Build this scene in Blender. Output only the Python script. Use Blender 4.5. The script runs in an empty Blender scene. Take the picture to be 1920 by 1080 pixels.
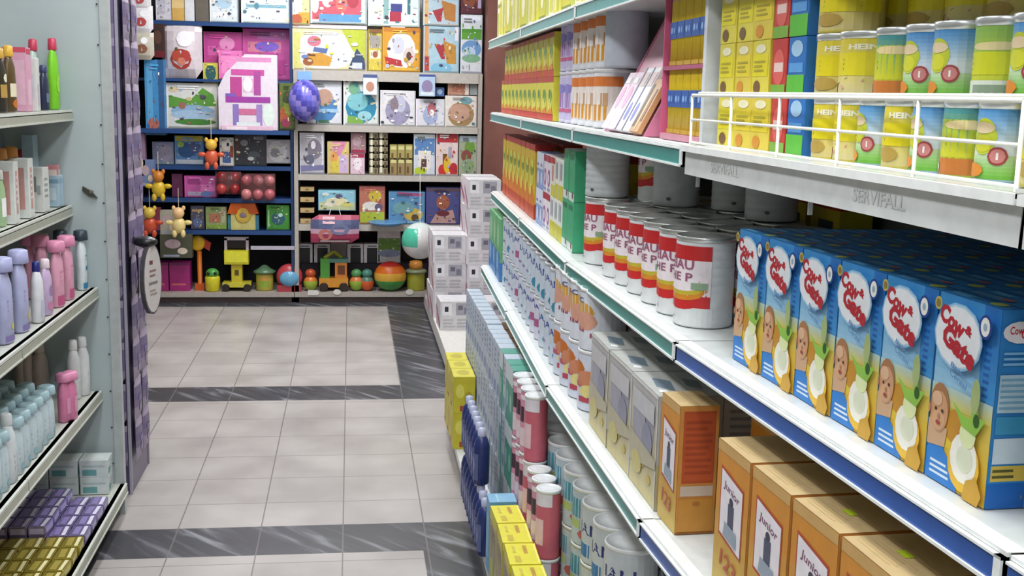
import bpy, math, random
from mathutils import Vector
random.seed(7)
PI = math.pi
C = bpy.context.scene.collection
# ------------------------------------------------------------------ camera model (1920x1080)
FPX, YAW, PITCH, ROLL, CX, CY, CH = 2155.92, .1315, .1672, .0220, 938.64, 540.0, 1.6
Fv = Vector((math.sin(YAW)*math.cos(PITCH), math.cos(YAW)*math.cos(PITCH), -math.sin(PITCH)))
R0 = Vector((math.cos(YAW), -math.sin(YAW), 0)); U0 = R0.cross(Fv)
Rv = R0*math.cos(ROLL) + U0*math.sin(ROLL); Uv = U0*math.cos(ROLL) - R0*math.sin(ROLL)
EYE = Vector((0, 0, CH))
def at(x, y, X=None, Y=None, Z=None):
    d = Fv + Rv*((x-CX)/FPX) - Uv*((y-CY)/FPX)
    t = X/d.x if X is not None else (Y/d.y if Y is not None else (Z-CH)/d.z)
    return EYE + d*t
def pj(X, Y, Z):
    d = Vector((X, Y, Z)) - EYE; z = d.dot(Fv)
    return CX + FPX*d.dot(Rv)/z, CY - FPX*d.dot(Uv)/z
# ------------------------------------------------------------------ materials
def lin(c): return c/12.92 if c <= .04045 else ((c+.055)/1.055)**2.4
def rgb(h): h = h.lstrip('#'); return tuple(lin(int(h[i:i+2], 16)/255) for i in (0, 2, 4)) + (1,)
MATS = {}
ROUGH = {'card': .45, 'matte': .8, 'gloss': .2, 'plast': .32, 'metal': .3, 'foil': .25, 'ink': .45, 'clear': .08}
def M(key):
    if key in MATS: return MATS[key]
    h, _, kind = key.partition(':'); kind = kind or 'card'
    m = bpy.data.materials.new('print_' + h.lstrip('#') + '_' + kind); m.use_nodes = True
    nt = m.node_tree; b = nt.nodes['Principled BSDF']
    b.inputs['Roughness'].default_value = ROUGH.get(kind, .45)
    tc = nt.nodes.new('ShaderNodeTexCoord'); no = nt.nodes.new('ShaderNodeTexNoise'); no.inputs['Scale'].default_value = 35; no.inputs['Detail'].default_value = 3
    mx = nt.nodes.new('ShaderNodeMix'); mx.data_type = 'RGBA'; mx.blend_type = 'MULTIPLY'; mx.inputs[0].default_value = 1
    rp = nt.nodes.new('ShaderNodeValToRGB'); rp.color_ramp.elements[0].color = (.93, .93, .93, 1); rp.color_ramp.elements[1].color = (1.06, 1.06, 1.06, 1)
    rp.color_ramp.elements[0].position = .3; rp.color_ramp.elements[1].position = .7
    nt.links.new(tc.outputs['Object'], no.inputs['Vector']); nt.links.new(no.outputs['Fac'], rp.inputs['Fac'])
    mx.inputs[6].default_value = rgb(h); nt.links.new(rp.outputs['Color'], mx.inputs[7]); nt.links.new(mx.outputs[2], b.inputs['Base Color'])
    if kind in ('metal', 'foil'): b.inputs['Metallic'].default_value = .7
    if kind == 'clear': b.inputs['Alpha'].default_value = .35
    MATS[key] = m; return m
# ------------------------------------------------------------------ text
TX = {}
def text_mesh(s):
    if s in TX: return TX[s]
    cu = bpy.data.curves.new('t', 'FONT'); cu.body = s.lstrip('*'); cu.offset = .05 if s[0] == '*' else .018; cu.resolution_u = 2
    o = bpy.data.objects.new('t', cu); C.objects.link(o); bpy.context.view_layer.update()
    me = o.evaluated_get(bpy.context.evaluated_depsgraph_get()).to_mesh()
    vs = [tuple(v.co[:2]) for v in me.vertices]; fs = [tuple(p.vertices) for p in me.polygons]
    bpy.data.objects.remove(o); bpy.data.curves.remove(cu)
    x0, x1 = min(v[0] for v in vs), max(v[0] for v in vs); y0, y1 = min(v[1] for v in vs), max(v[1] for v in vs)
    vs = [((x-x0)/(x1-x0)-.5, (y-y0)/(y1-y0)-.5) for x, y in vs]
    TX[s] = (vs, fs); return TX[s]
# ------------------------------------------------------------------ mesh builder
class Frame:
    def __init__(s, fn, W, H, curved=False): s.fn, s.W, s.H, s.curved = fn, W, H, curved
def box_frame(side, w, d, h, z0=0, cx=0, cy=0):
    f = {'front': (lambda u, v, n: (cx-w/2+u*w, cy-d/2-n, z0+v*h), w, h),
         'back': (lambda u, v, n: (cx+w/2-u*w, cy+d/2+n, z0+v*h), w, h),
         'right': (lambda u, v, n: (cx+w/2+n, cy-d/2+u*d, z0+v*h), d, h),
         'left': (lambda u, v, n: (cx-w/2-n, cy+d/2-u*d, z0+v*h), d, h),
         'top': (lambda u, v, n: (cx-w/2+u*w, cy-d/2+v*d, z0+h+n), w, d)}[side]
    return Frame(*f)
def cyl_frame(r, h, z0=0, arc=PI, a0=0, sy=1):
    return Frame(lambda u, v, n: ((r+n)*math.sin((u-.5)*arc+a0), -(r*sy+n)*math.cos((u-.5)*arc+a0), z0+v*h), r*arc, h, True)
class B:
    def __init__(s): s.v, s.f, s.k, s.sm = [], [], [], []
    def face(s, pts, key, smooth=False):
        i = len(s.v); s.v += [tuple(p) for p in pts]; s.f.append(tuple(range(i, i+len(pts)))); s.k.append(key); s.sm.append(smooth); return s
    def box(s, x0, x1, y0, y1, z0, z1, key, top=None, b=0):
        if b:
            return s.bevbox(x0, x1, y0, y1, z0, z1, key, b, top)
        i = len(s.v)
        s.v += [(x0,y0,z0),(x1,y0,z0),(x1,y1,z0),(x0,y1,z0),(x0,y0,z1),(x1,y0,z1),(x1,y1,z1),(x0,y1,z1)]
        for q, f in enumerate([(0,3,2,1),(4,5,6,7),(0,1,5,4),(1,2,6,5),(2,3,7,6),(3,0,4,7)]):
            s.f.append(tuple(i+a for a in f)); s.k.append(top if (q == 1 and top) else key); s.sm.append(False)
        return s
    def bevbox(s, x0, x1, y0, y1, z0, z1, key, b, top=None):
        # rounded in plan and at top/bottom: rings of an octagon
        def ring(ins, z): 
            a, c, e, g = x0+ins, x1-ins, y0+ins, y1-ins; q = b
            return [(a+q,e,z),(c-q,e,z),(c,e+q,z),(c,g-q,z),(c-q,g,z),(a+q,g,z),(a,g-q,z),(a,e+q,z)]
        rs = [ring(b, z0), ring(0, z0+b), ring(0, z1-b), ring(b, z1)]
        i = len(s.v)
        for r in rs: s.v += r
        for k in range(3):
            for j in range(8):
                j2 = (j+1) % 8; s.f.append((i+k*8+j, i+k*8+j2, i+(k+1)*8+j2, i+(k+1)*8+j)); s.k.append(key); s.sm.append(False)
        s.f.append(tuple(i+j for j in reversed(range(8)))); s.k.append(key); s.sm.append(False)
        s.f.append(tuple(i+24+j for j in range(8))); s.k.append(top or key); s.sm.append(False)
        return s
    def lathe(s, prof, keys, n=20, sx=1, sy=1, cx=0, cy=0):
        i = len(s.v)
        for r, z in prof:
            for j in range(n):
                a = 2*PI*j/n; s.v.append((cx+r*sx*math.cos(a), cy+r*sy*math.sin(a), z))
        for k in range(len(prof)-1):
            key = keys if isinstance(keys, str) else keys[min(k, len(keys)-1)]
            for j in range(n):
                j2 = (j+1) % n; s.f.append((i+k*n+j, i+k*n+j2, i+(k+1)*n+j2, i+(k+1)*n+j)); s.k.append(key); s.sm.append(True)
        kf = keys if isinstance(keys, str) else keys[0]; kl = keys if isinstance(keys, str) else keys[-1]
        if prof[0][0] > 0: s.f.append(tuple(i+j for j in reversed(range(n)))); s.k.append(kf); s.sm.append(False)
        if prof[-1][0] > 0: s.f.append(tuple(i+(len(prof)-1)*n+j for j in range(n))); s.k.append(kl); s.sm.append(False)
        return s
    def tube(s, p0, p1, r, key, n=8):
        p0, p1 = Vector(p0), Vector(p1); d = (p1-p0).normalized(); a = d.orthogonal().normalized(); c = d.cross(a); i = len(s.v)
        for p in (p0, p1):
            for j in range(n): s.v.append(tuple(p + a*r*math.cos(2*PI*j/n) + c*r*math.sin(2*PI*j/n)))
        for j in range(n): s.f.append((i+j, i+(j+1) % n, i+n+(j+1) % n, i+n+j)); s.k.append(key); s.sm.append(True)
        s.f.append(tuple(i+j for j in range(n))); s.k.append(key); s.sm.append(False)
        s.f.append(tuple(i+n+j for j in range(n))); s.k.append(key); s.sm.append(False)
        return s
    def ell(s, c, r, key, n=14, m=8, keyfn=None):
        i = len(s.v)
        for k in range(m+1):
            t = PI*k/m
            for j in range(n):
                a = 2*PI*j/n; s.v.append((c[0]+r[0]*math.sin(t)*math.cos(a), c[1]+r[1]*math.sin(t)*math.sin(a), c[2]+r[2]*math.cos(t)))
        for k in range(m):
            for j in range(n):
                s.f.append((i+k*n+j, i+k*n+(j+1) % n, i+(k+1)*n+(j+1) % n, i+(k+1)*n+j)); s.k.append(keyfn(k, j) if keyfn else key); s.sm.append(True)
        return s
    def prism(s, prof, axis, a0, a1, key):   # prof in the two other axes
        def P(p, a): return (a, p[0], p[1]) if axis == 'x' else ((p[0], a, p[1]) if axis == 'y' else (p[0], p[1], a))
        n = len(prof); i = len(s.v); s.v += [P(p, a0) for p in prof] + [P(p, a1) for p in prof]
        for j in range(n): s.f.append((i+j, i+(j+1) % n, i+n+(j+1) % n, i+n+j)); s.k.append(key); s.sm.append(False)
        s.f.append(tuple(i+j for j in range(n))); s.k.append(key); s.sm.append(False)
        s.f.append(tuple(i+n+j for j in range(n))); s.k.append(key); s.sm.append(False)
        return s
    def art(s, fr, shapes, base=.0004, step=.00022):
        for li, sh in enumerate(shapes):
            n = base + step*li; t = sh[0]
            if t == 'r':
                _, u0, v0, u1, v1, key = sh; k = max(1, int(abs(u1-u0)*14)) if fr.curved else 1
                for q in range(k):
                    a, b = u0+(u1-u0)*q/k, u0+(u1-u0)*(q+1)/k
                    s.face([fr.fn(a, v0, n), fr.fn(b, v0, n), fr.fn(b, v1, n), fr.fn(a, v1, n)], key, fr.curved)
            elif t == 'g':   # printed colour blend, in bands
                _, u0, v0, u1, v1, ka, kb, N = sh; ca, cb = ka.lstrip('#'), kb.lstrip('#'); k = max(1, int(abs(u1-u0)*14)) if fr.curved else 1
                for w_ in range(N):
                    f = (w_+.5)/N; key = '#%02x%02x%02x' % tuple(int(int(ca[i:i+2], 16)*(1-f)+int(cb[i:i+2], 16)*f) for i in (0, 2, 4))
                    va, vb = v0+(v1-v0)*w_/N, v0+(v1-v0)*(w_+1)/N
                    for q in range(k):
                        a, b = u0+(u1-u0)*q/k, u0+(u1-u0)*(q+1)/k
                        s.face([fr.fn(a, va, n), fr.fn(b, va, n), fr.fn(b, vb, n), fr.fn(a, vb, n)], key, fr.curved)
            elif t == 'e':
                _, cu, cv, ru, rv, key = sh
                if fr.curved:
                    K = 8
                    for q in range(K):
                        a, b = -1+2*q/K, -1+2*(q+1)/K; ha, hb = math.sqrt(max(0, 1-a*a)), math.sqrt(max(0, 1-b*b))
                        s.face([fr.fn(cu+a*ru, cv-ha*rv, n), fr.fn(cu+b*ru, cv-hb*rv, n), fr.fn(cu+b*ru, cv+hb*rv, n), fr.fn(cu+a*ru, cv+ha*rv, n)], key, True)
                else:
                    s.face([fr.fn(cu+ru*math.cos(2*PI*q/14), cv+rv*math.sin(2*PI*q/14), n) for q in range(14)], key)
            elif t == 'p':
                s.face([fr.fn(u, v, n) for u, v in sh[1]], sh[2])
            elif t == 't':
                _, txt, cu, cv, tw, th, key = sh[:7]; rot = math.radians(sh[7]) if len(sh) > 7 else 0
                vs, fs = text_mesh(txt); W, H = tw*fr.W, th*fr.H; i = len(s.v)
                for x, y in vs:
                    x, y = x*W, y*H; x, y = x*math.cos(rot)-y*math.sin(rot), x*math.sin(rot)+y*math.cos(rot)
                    s.v.append(fr.fn(cu+x/fr.W, cv+y/fr.H, n))
                for f in fs: s.f.append(tuple(i+q for q in f)); s.k.append(key); s.sm.append(False)
            elif t == 'x':   # block of small print: rows of dashes
                _, u0, v0, u1, v1, rows, key = sh
                rr = random.Random(int(u0*91+v0*57+rows))
                for q in range(rows):
                    va = v0+(v1-v0)*(q+.25)/rows; vb = v0+(v1-v0)*(q+.7)/rows; e = u1-(u1-u0)*rr.random()*.3
                    s.face([fr.fn(u0, va, n), fr.fn(e, va, n), fr.fn(e, vb, n), fr.fn(u0, vb, n)], key)
        return s
    def mesh(s, name):
        me = bpy.data.meshes.new(name); me.from_pydata(s.v, [], s.f)
        ks = []
        for k in s.k:
            if k not in ks: ks.append(k)
        for k in ks: me.materials.append(M(k) if isinstance(k, str) else k)
        ix = {k: i for i, k in enumerate(ks)}
        me.polygons.foreach_set('material_index', [ix[k] for k in s.k]); me.polygons.foreach_set('use_smooth', s.sm)
        me.update(); return me
# ------------------------------------------------------------------ things
ORD = ['first','second','third','fourth','fifth','sixth','seventh','eighth','ninth','tenth','eleventh','twelfth','thirteenth','fourteenth','fifteenth','sixteenth','seventeenth','eighteenth','nineteenth','twentieth']
class T:   # a template: name, mesh and child templates (name, mesh, [children], label)
    def __init__(s, name, b, kids=()): s.name, s.me, s.kids = name, (b.mesh(name) if b else None), list(kids)
def place(t, loc, rz=0, label=None, cat=None, group=None, parent=None, kind=None, tilt=(0, 0), sc=None):
    o = bpy.data.objects.new(t.name, t.me); C.objects.link(o); o.parent = parent
    o.location = loc; o.rotation_euler = (tilt[0], tilt[1], rz)
    if sc: o.scale = sc
    if label: o['label'] = label
    if cat: o['category'] = cat
    if group: o['group'] = group
    if kind: o['kind'] = kind
    for k in t.kids: place(k, (0, 0, 0), 0, parent=o)
    return o
def struct(name, b):
    o = bpy.data.objects.new(name, b.mesh(name)); C.objects.link(o); o['kind'] = 'structure'; return o
def carton(name, w, d, h, base, front=(), right=(), left=(), top=(), topkey=None, b=.0012, kids=(), back=()):
    m = B().box(-w/2, w/2, -d/2, d/2, 0, h, base, topkey, b)
    for sd, sh in (('front', front), ('right', right), ('left', left), ('top', top), ('back', back)):
        if sh: m.art(box_frame(sd, w, d, h), sh)
    return T(name, m, kids)
def can(name, r, h, body, front=(), lid='#d8dadc:metal', label_arc=PI*1.1, rim='#c9ccd0:metal', a0=0, ribs=False, lidname='lid', back=()):
    m = B(); e = .0025
    if ribs:
        pr = [(r*.96, 0), (r, .003)]
        for q in range(1, 10): pr += [(r, .003+(h-.012)*q/10-.003), (r-.0012, .003+(h-.012)*q/10), (r, .003+(h-.012)*q/10+.003)]
        pr += [(r, h-.009), (r*.96, h-.006)]
    else: pr = [(r*.97, 0), (r+.001, .002), (r, .006), (r, h-.012), (r*.985, h-.008)]
    m.lathe(pr, body, 24)
    if front: m.art(cyl_frame(r, h-.012, .003, label_arc, a0), front, base=.0006)
    if back: m.art(cyl_frame(r, h-.012, .003, PI*.8, PI+a0), back, base=.0006)
    l = B().lathe([(r+.0012, h-.010), (r+.0018, h-.001), (r+.0008, h), (r-.003, h), (r-.004, h-.0025), (r*.5, h-.002), (0.0001, h-.002)], [lid if lid.startswith('#') else lid], 24)
    return T(name, m, [T(lidname, l)])
def bottle(name, prof, body, capprof, capkey, sx=1, sy=.62, front=(), fr=None, capname='cap', n=20):
    m = B().lathe(prof, body, n, sx, sy)
    if front:
        r, h, z0 = fr; m.art(Frame(lambda u, v, nn: ((r*sx+nn)*math.sin((u-.5)*PI*.8), -(r*sy+nn)*math.cos((u-.5)*PI*.8), z0+v*h), r*2, h, True), front, base=.0008)
    return T(name, m, [T(capname, B().lathe(capprof, capkey, n, sx if sx < 1.2 else 1, 1 if sx < 1.2 else 1))])
def itp(pts):
    pts = sorted(pts)
    def g(y):
        if y <= pts[0][0]: a, b = pts[0], pts[1]
        elif y >= pts[-1][0]: a, b = pts[-2], pts[-1]
        else:
            for a, b in zip(pts, pts[1:]):
                if a[0] <= y <= b[0]: break
        return a[1] + (b[1]-a[1])*(y-a[0])/(b[0]-a[0])
    return g
# ================================================================== RIGHT GONDOLA geometry
JY = [0.0, 1.03, 2.05, 3.08, 4.2, 5.35]
L1 = itp([(0,.66),(1.03,.63),(2.05,.605),(3.08,.60),(5.35,.635)])
L2 = itp([(0,.70),(1.03,.646),(2.05,.609),(3.08,.603),(5.35,.65)])
L3 = itp([(0,.72),(1.03,.667),(2.05,.613),(3.08,.595),(5.35,.66)])
L4 = itp([(0,.67),(1.03,.613),(2.05,.559),(3.08,.551),(5.35,.62)])
L0 = itp([(0,.44),(3.4,.425),(4.2,.437),(5.35,.447)])
Z1, Z2, Z3, Z4, Z0 = 1.84, 1.515, 1.15, .80, .12
BACK = 1.16
def rplace(t, L, z, y, off, label, cat, group, jit=.02, tilt=(0, 0), turn=0):
    s = (L(y-.05)-L(y+.05))/.1
    rz = math.atan2(-1, s) + turn + random.uniform(-jit, jit)
    return place(t, (L(y)+off, y, z+.0015), rz, label, cat, group, tilt=tilt)
def tile_mat():
    m = bpy.data.materials.new('floor_tiles'); m.use_nodes = True; nt = m.node_tree; b = nt.nodes['Principled BSDF']; N = nt.nodes.new; L = nt.links.new
    geo = N('ShaderNodeNewGeometry'); sep = N('ShaderNodeSeparateXYZ'); L(geo.outputs['Position'], sep.inputs[0])
    def ma(op, a, c=None):
        n = N('ShaderNodeMath'); n.operation = op
        for i, q in enumerate((a, c)):
            if q is None: continue
            if isinstance(q, (int, float)): n.inputs[i].default_value = q
            else: L(q, n.inputs[i])
        return n.outputs[0]
    def rng(v, a, c): return ma('MULTIPLY', ma('GREATER_THAN', v, a), ma('LESS_THAN', v, c))
    X, Y = sep.outputs[0], sep.outputs[1]
    # bands of dark marble
    b1 = rng(Y, 5.905, 6.2); b2 = rng(Y, 3.86, 4.13); b3 = rng(Y, 8.57, 8.9)
    b4 = ma('MULTIPLY', rng(X, .275, .60), ma('GREATER_THAN', Y, 5.905))
    b5 = ma('MULTIPLY', rng(X, .255, .60), ma('LESS_THAN', Y, 4.13))
    b6 = ma('LESS_THAN', X, -.86); b6 = ma('MULTIPLY', b6, ma('LESS_THAN', Y, 4.13))
    dark = b1
    for q in (b2, b3, b4, b5, b6): dark = ma('MAXIMUM', dark, q)
    # grout
    gx = ma('ABSOLUTE', ma('SUBTRACT', ma('FRACT', ma('DIVIDE', ma('ADD', X, .628+3.0), .3)), .5)); gx = ma('GREATER_THAN', gx, .4915)
    # rows: pitch .3 starting from band edges
    gy = ma('ABSOLUTE', ma('SUBTRACT', ma('FRACT', ma('DIVIDE', ma('ADD', Y, 3.0-5.905+.003), .2955)), .5)); gy = ma('GREATER_THAN', gy, .493)
    grout = ma('MAXIMUM', gx, ma('MULTIPLY', gy, ma('SUBTRACT', 1, dark)))
    cell = N('ShaderNodeCombineXYZ'); L(ma('FLOOR', ma('DIVIDE', ma('ADD', X, 3.628), .3)), cell.inputs[0]); L(ma('FLOOR', ma('DIVIDE', ma('ADD', Y, -2.902), .2955)), cell.inputs[1])
    wn = N('ShaderNodeTexWhiteNoise'); wn.noise_dimensions = '2D'; L(cell.outputs[0], wn.inputs['Vector'])
    no = N('ShaderNodeTexNoise'); no.inputs['Scale'].default_value = 3.2; no.inputs['Detail'].default_value = 7; L(geo.outputs['Position'], no.inputs['Vector'])
    r1 = N('ShaderNodeValToRGB'); e = r1.color_ramp.elements; e[0].position = .3; e[0].color = rgb('#a8a09d'); e[1].position = .72; e[1].color = rgb('#c2bbb7'); L(no.outputs['Fac'], r1.inputs['Fac'])
    # marble veins
    mp = N('ShaderNodeMapping'); mp.vector_type = 'TEXTURE'; mp.inputs['Rotation'].default_value = (0, 0, -.85); mp.inputs['Scale'].default_value = (.45, .06, 1); L(geo.outputs['Position'], mp.inputs['Vector'])
    vn = N('ShaderNodeTexNoise'); vn.inputs['Scale'].default_value = 1.1; vn.inputs['Detail'].default_value = 6; vn.inputs['Distortion'].default_value = .6; L(mp.outputs['Vector'], vn.inputs['Vector'])
    r2 = N('ShaderNodeValToRGB'); e = r2.color_ramp.elements; e[0].position = .48; e[0].color = rgb('#434348'); e[1].position = .70; e[1].color = rgb('#8f9096'); q = e.new(.57); q.color = rgb('#55555b'); L(vn.outputs['Fac'], r2.inputs['Fac'])
    mx = N('ShaderNodeMix'); mx.data_type = 'RGBA'; L(dark, mx.inputs[0]); L(r1.outputs['Color'], mx.inputs[6]); L(r2.outputs['Color'], mx.inputs[7])
    mv = N('ShaderNodeMix'); mv.data_type = 'RGBA'; mv.blend_type = 'MULTIPLY'; mv.inputs[0].default_value = 1; L(mx.outputs[2], mv.inputs[6])
    vr = ma('ADD', ma('MULTIPLY', wn.outputs['Value'], .07), .95); L(vr, mv.inputs[7])
    mg = N('ShaderNodeMix'); mg.data_type = 'RGBA'; L(ma('MULTIPLY', grout, .85), mg.inputs[0]); L(mv.outputs[2], mg.inputs[6]); mg.inputs[7].default_value = rgb('#77706f')
    L(mg.outputs[2], b.inputs['Base Color']); b.inputs['Roughness'].default_value = .28
    L(ma('ADD', ma('MULTIPLY', no.outputs['Fac'], .25), .2), b.inputs['Roughness'])
    bp = N('ShaderNodeBump'); bp.inputs['Distance'].default_value = .002; bp.inputs['Strength'].default_value = .5; L(ma('SUBTRACT', 1, grout), bp.inputs['Height']); L(bp.outputs[0], b.inputs['Normal'])
    return m
def paint_mat(name, a, c, scale=2.0, rough=.6):
    m = bpy.data.materials.new(name); m.use_nodes = True; nt = m.node_tree; b = nt.nodes['Principled BSDF']
    g = nt.nodes.new('ShaderNodeNewGeometry'); no = nt.nodes.new('ShaderNodeTexNoise'); no.inputs['Scale'].default_value = scale; no.inputs['Detail'].default_value = 6
    r = nt.nodes.new('ShaderNodeValToRGB'); r.color_ramp.elements[0].position = .3; r.color_ramp.elements[0].color = rgb(a); r.color_ramp.elements[1].position = .7; r.color_ramp.elements[1].color = rgb(c)
    nt.links.new(g.outputs['Position'], no.inputs['Vector']); nt.links.new(no.outputs['Fac'], r.inputs['Fac']); nt.links.new(r.outputs['Color'], b.inputs['Base Color'])
    b.inputs['Roughness'].default_value = rough; return m
# ------------------------------------------------------------------ setting
XL, XR, YN, YF, ZC = -3.2, 1.9, -1.6, 9.25, 2.95
fl = B(); fl.face([(XL,YN,0),(XR,YN,0),(XR,YF,0),(XL,YF,0)], tile_mat()); fl.box(XL,XR,YN,YF,-.1,-.001,'#8a8583'); struct('floor', fl)
wallm = paint_mat('wall_paint', '#c9c6c0', '#d6d3cd')
struct('wall_back', B().box(XL-.1, XR+.1, YF, YF+.1, 0, ZC, wallm))
struct('wall_left', B().box(XL-.1, XL, YN-.1, YF, 0, ZC, wallm))
struct('wall_front', B().box(XL-.1, XR+.1, YN-.1, YN, 0, ZC, wallm))
struct('wall_right', B().box(XR, XR+.1, YN, YF, 0, ZC, wallm))
struct('ceiling', B().box(XL-.1, XR+.1, YN-.1, YF+.1, ZC, ZC+.1, paint_mat('ceiling_paint', '#dcdad6', '#e6e4e0')))
struct('wall_pillar', B().box(1.0, XR, 8.62, YF, 0, ZC, paint_mat('pillar_brown', '#6d4038', '#84554b', 4, .5)))
# ------------------------------------------------------------------ shelving
STEEL = '#d2d6d4:plast'; STEELW = '#e3e5e3:plast'
TEAL, BLUE = '#3f9089:plast', '#2f5aa8:plast'
def deck_plan(b, L, y0, y1, z, th, xb, key, edge=.0, lipkey=None):
    a, c = L(y0)+edge, L(y1)+edge
    b.prism([(a, y0), (xb, y0), (xb, y1), (c, y1)], 'z', z-th, z, key)
def strip(L, y0, y1, z0, z1, key, pkey='#eef2f0:plast', tag=True):
    g = .004; b = B(); a, c = L(y0+g), L(y1-g)
    b.prism([(a-.007, y0+g), (a-.0005, y0+g), (c-.0005, y1-g), (c-.007, y1-g)], 'z', z0+.004, z1-.003, key)
    b.prism([(a-.010, y0+g), (a-.0005, y0+g), (c-.0005, y1-g), (c-.010, y1-g)], 'z', z1-.003, z1, pkey)
    b.prism([(a-.010, y0+g), (a-.0005, y0+g), (c-.0005, y1-g), (c-.010, y1-g)], 'z', z0, z0+.004, pkey)
    b.prism([(a-.010, y0+g), (a-.0005, y0+g), (L(y0+g+.012)-.0005, y0+g+.012), (L(y0+g+.012)-.010, y0+g+.012)], 'z', z0, z1, pkey)
    return b
SPOT = ['nearest the camera', 'second from the camera', 'third from the camera', 'fourth from the camera', 'farthest down the aisle']
for i in range(5):
    y0, y1 = JY[i], JY[i+1]
    if i == 0: y0 = .2
    root = bpy.data.objects.new('shelving_unit', None); C.objects.link(root); root.location = (0, 0, 0)
    root['label'] = 'grey steel shelving bay on the right of the aisle, ' + SPOT[i]; root['category'] = 'shelf'; root['group'] = 'right hand shelving bays'
    def part(name, b, par=root, label=None):
        o = bpy.data.objects.new(name, b.mesh(name)); C.objects.link(o); o.parent = par
        if label: o['label'] = label
        return o
    part('back_panel', B().box(BACK, BACK+.012, y0, y1, 0, 2.3, '#6e706c:matte'))
    for yy in (y0, y1-.03 if i == 4 else None):
        if yy is not None: part('upright', B().box(BACK-.03, BACK, yy, yy+.03, 0, 2.3, '#7c7e7a:plast'))
    for (L, z, nm) in ((L1, Z1, 1), (L2, Z2, 2), (L3, Z3, 3), (L4, Z4, 4)):
        near = i <= 1
        if nm == 2 and near:      # the white deep-lipped shelf
            b = B(); deck_plan(b, lambda y: L(y)+.004, y0+.003, y1-.003, z, .03, BACK-.002, STEELW)
            a, c = L(y0+.003), L(y1-.003)
            b.prism([(a-.012, z+.006), (a+.006, z+.006), (a+.006, z-.052), (a-.004, z-.052), (a-.002, z-.004), (a-.012, z-.004)], 'y', y0+.003, y0+.004, STEELW)
            b.prism([(a-.004, y0+.003), (a+.005, y0+.003), (c+.005, y1-.003), (c-.004, y1-.003)], 'z', z-.052, z-.004, '#d7dad9:plast')
            b.prism([(a-.014, y0+.003), (a+.006, y0+.003), (c+.006, y1-.003), (c-.014, y1-.003)], 'z', z-.010, z+.001, '#eef0ee:plast')
            d = part('shelf', b)
            s = B(); fr = Frame(lambda u, v, n, a=a, c=c: (a+(c-a)*(1-u)-.0042-n, y0+.003+(y1-y0-.006)*(1-u), z-.05+v*.04), y1-y0, .04)
            s.art(fr, [('t', 'SERVIFALL', .2, .5, .13, .42, '#cdd0cf:plast')]); part('embossed_mark', s, d, 'faint grey lettering pressed into the shelf edge'); part('embossed_mark', B().art(fr, [('t', 'SERVIFALL', .72, .5, .13, .42, '#c6c9c8:plast')]), d, 'faint grey lettering pressed into the shelf edge')
            for q in ((.955, .49) if i == 1 else ()):
                yy = y0+(y1-y0)*q; part('bracket', B().box(L(yy)+.004, L(yy)+.010, yy-.002, yy+.002, z-.072, z-.03, '#c8cccb:metal'), d)
            continue
        b = B(); deck_plan(b, L, y0+.003, y1-.003, z, .028, BACK-.002, STEEL); 
        a, c = L(y0+.003), L(y1-.003)
        b.prism([(a-.004, y0+.003), (a+.02, y0+.003), (c+.02, y1-.003), (c-.004, y1-.003)], 'z', z-.004, z+.001, '#eef0ee:plast')
        d = part('shelf', b)
        key = BLUE if (near and nm in (3, 4)) else TEAL
        if nm == 1: key = '#62a4a2:plast'
        part('price_rail', strip(L, y0, y1, z-.040, z-.005, key), d, ('blue' if key == BLUE else 'teal') + ' price rail')
        if i in (1, 2):
            part('bracket', B().prism([(L(y0)+.03, z-.03), (BACK-.03, z-.03), (BACK-.03, z-.11), (L(y0)+.05, z-.045)], 'y', y0+.006, y0+.009, '#8f9391:plast'), d)
    # base deck
    b = B(); deck_plan(b, L0, y0+.003, y1-.003, Z0, .03, BACK, STEELW)
    b.prism([(L0(y0)+.03, y0), (BACK, y0), (BACK, y1), (L0(y1)+.03, y1)], 'z', 0, Z0-.03, '#7a7876:plast')
    part('base_deck', b)
    part('kick_plate', B().prism([(L0(y0)+.015, y0+.002), (L0(y0)+.03, y0+.002), (L0(y1)+.03, y1-.002), (L0(y1)+.015, y1-.002)], 'z', 0, Z0-.035, '#8f8c8a:plast'))
# wire fence on the white shelf
def fence(y0, y1, lab):
    root = bpy.data.objects.new('wire_fence', None); C.objects.link(root); root['label'] = lab; root['category'] = 'fence'; root['group'] = 'white wire shelf fences'
    W = '#f0efe8:plast'; X = lambda y: L2(y)-.004
    def p(n, b): o = bpy.data.objects.new(n, b.mesh(n)); C.objects.link(o); o.parent = root
    p('top_rail', B().tube((X(y0), y0, Z2+.090), (X(y1), y1, Z2+.090), .0030, W).tube((X(y0)+.012, y0, Z2+.094), (X(y1)+.012, y1, Z2+.094), .0024, W))
    p('middle_rail', B().tube((X(y0), y0, Z2+.047), (X(y1), y1, Z2+.047), .0022, W))
    p('bottom_rail', B().tube((X(y0), y0, Z2+.007), (X(y1), y1, Z2+.007), .0022, W))
    n = max(2, int(round((y1-y0)/.2)))
    for k in range(n+1):
        y = y0+(y1-y0)*k/n; p('wire', B().tube((X(y), y, Z2+.002), (X(y), y, Z2+.090), .0024, W))
    for y in ((y1,) if y0 > 1 else ()): p('end_panel', B().tube((X(y)+.012, y, Z2+.094), (X(y)+.42, y, Z2+.094), .0024, W).tube((X(y), y, Z2+.047), (X(y)+.42, y, Z2+.047), .002, W).tube((X(y)+.42, y, Z2+.002), (X(y)+.42, y, Z2+.094), .0024, W).tube((X(y)+.21, y, Z2+.002), (X(y)+.21, y, Z2+.094), .002, W))
fence(1.045, 2.022, 'white wire fence along the white shelf edge, beside the pencil packs'); fence(.24, 1.01, 'white wire fence on the white shelf, nearest the camera')
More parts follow.
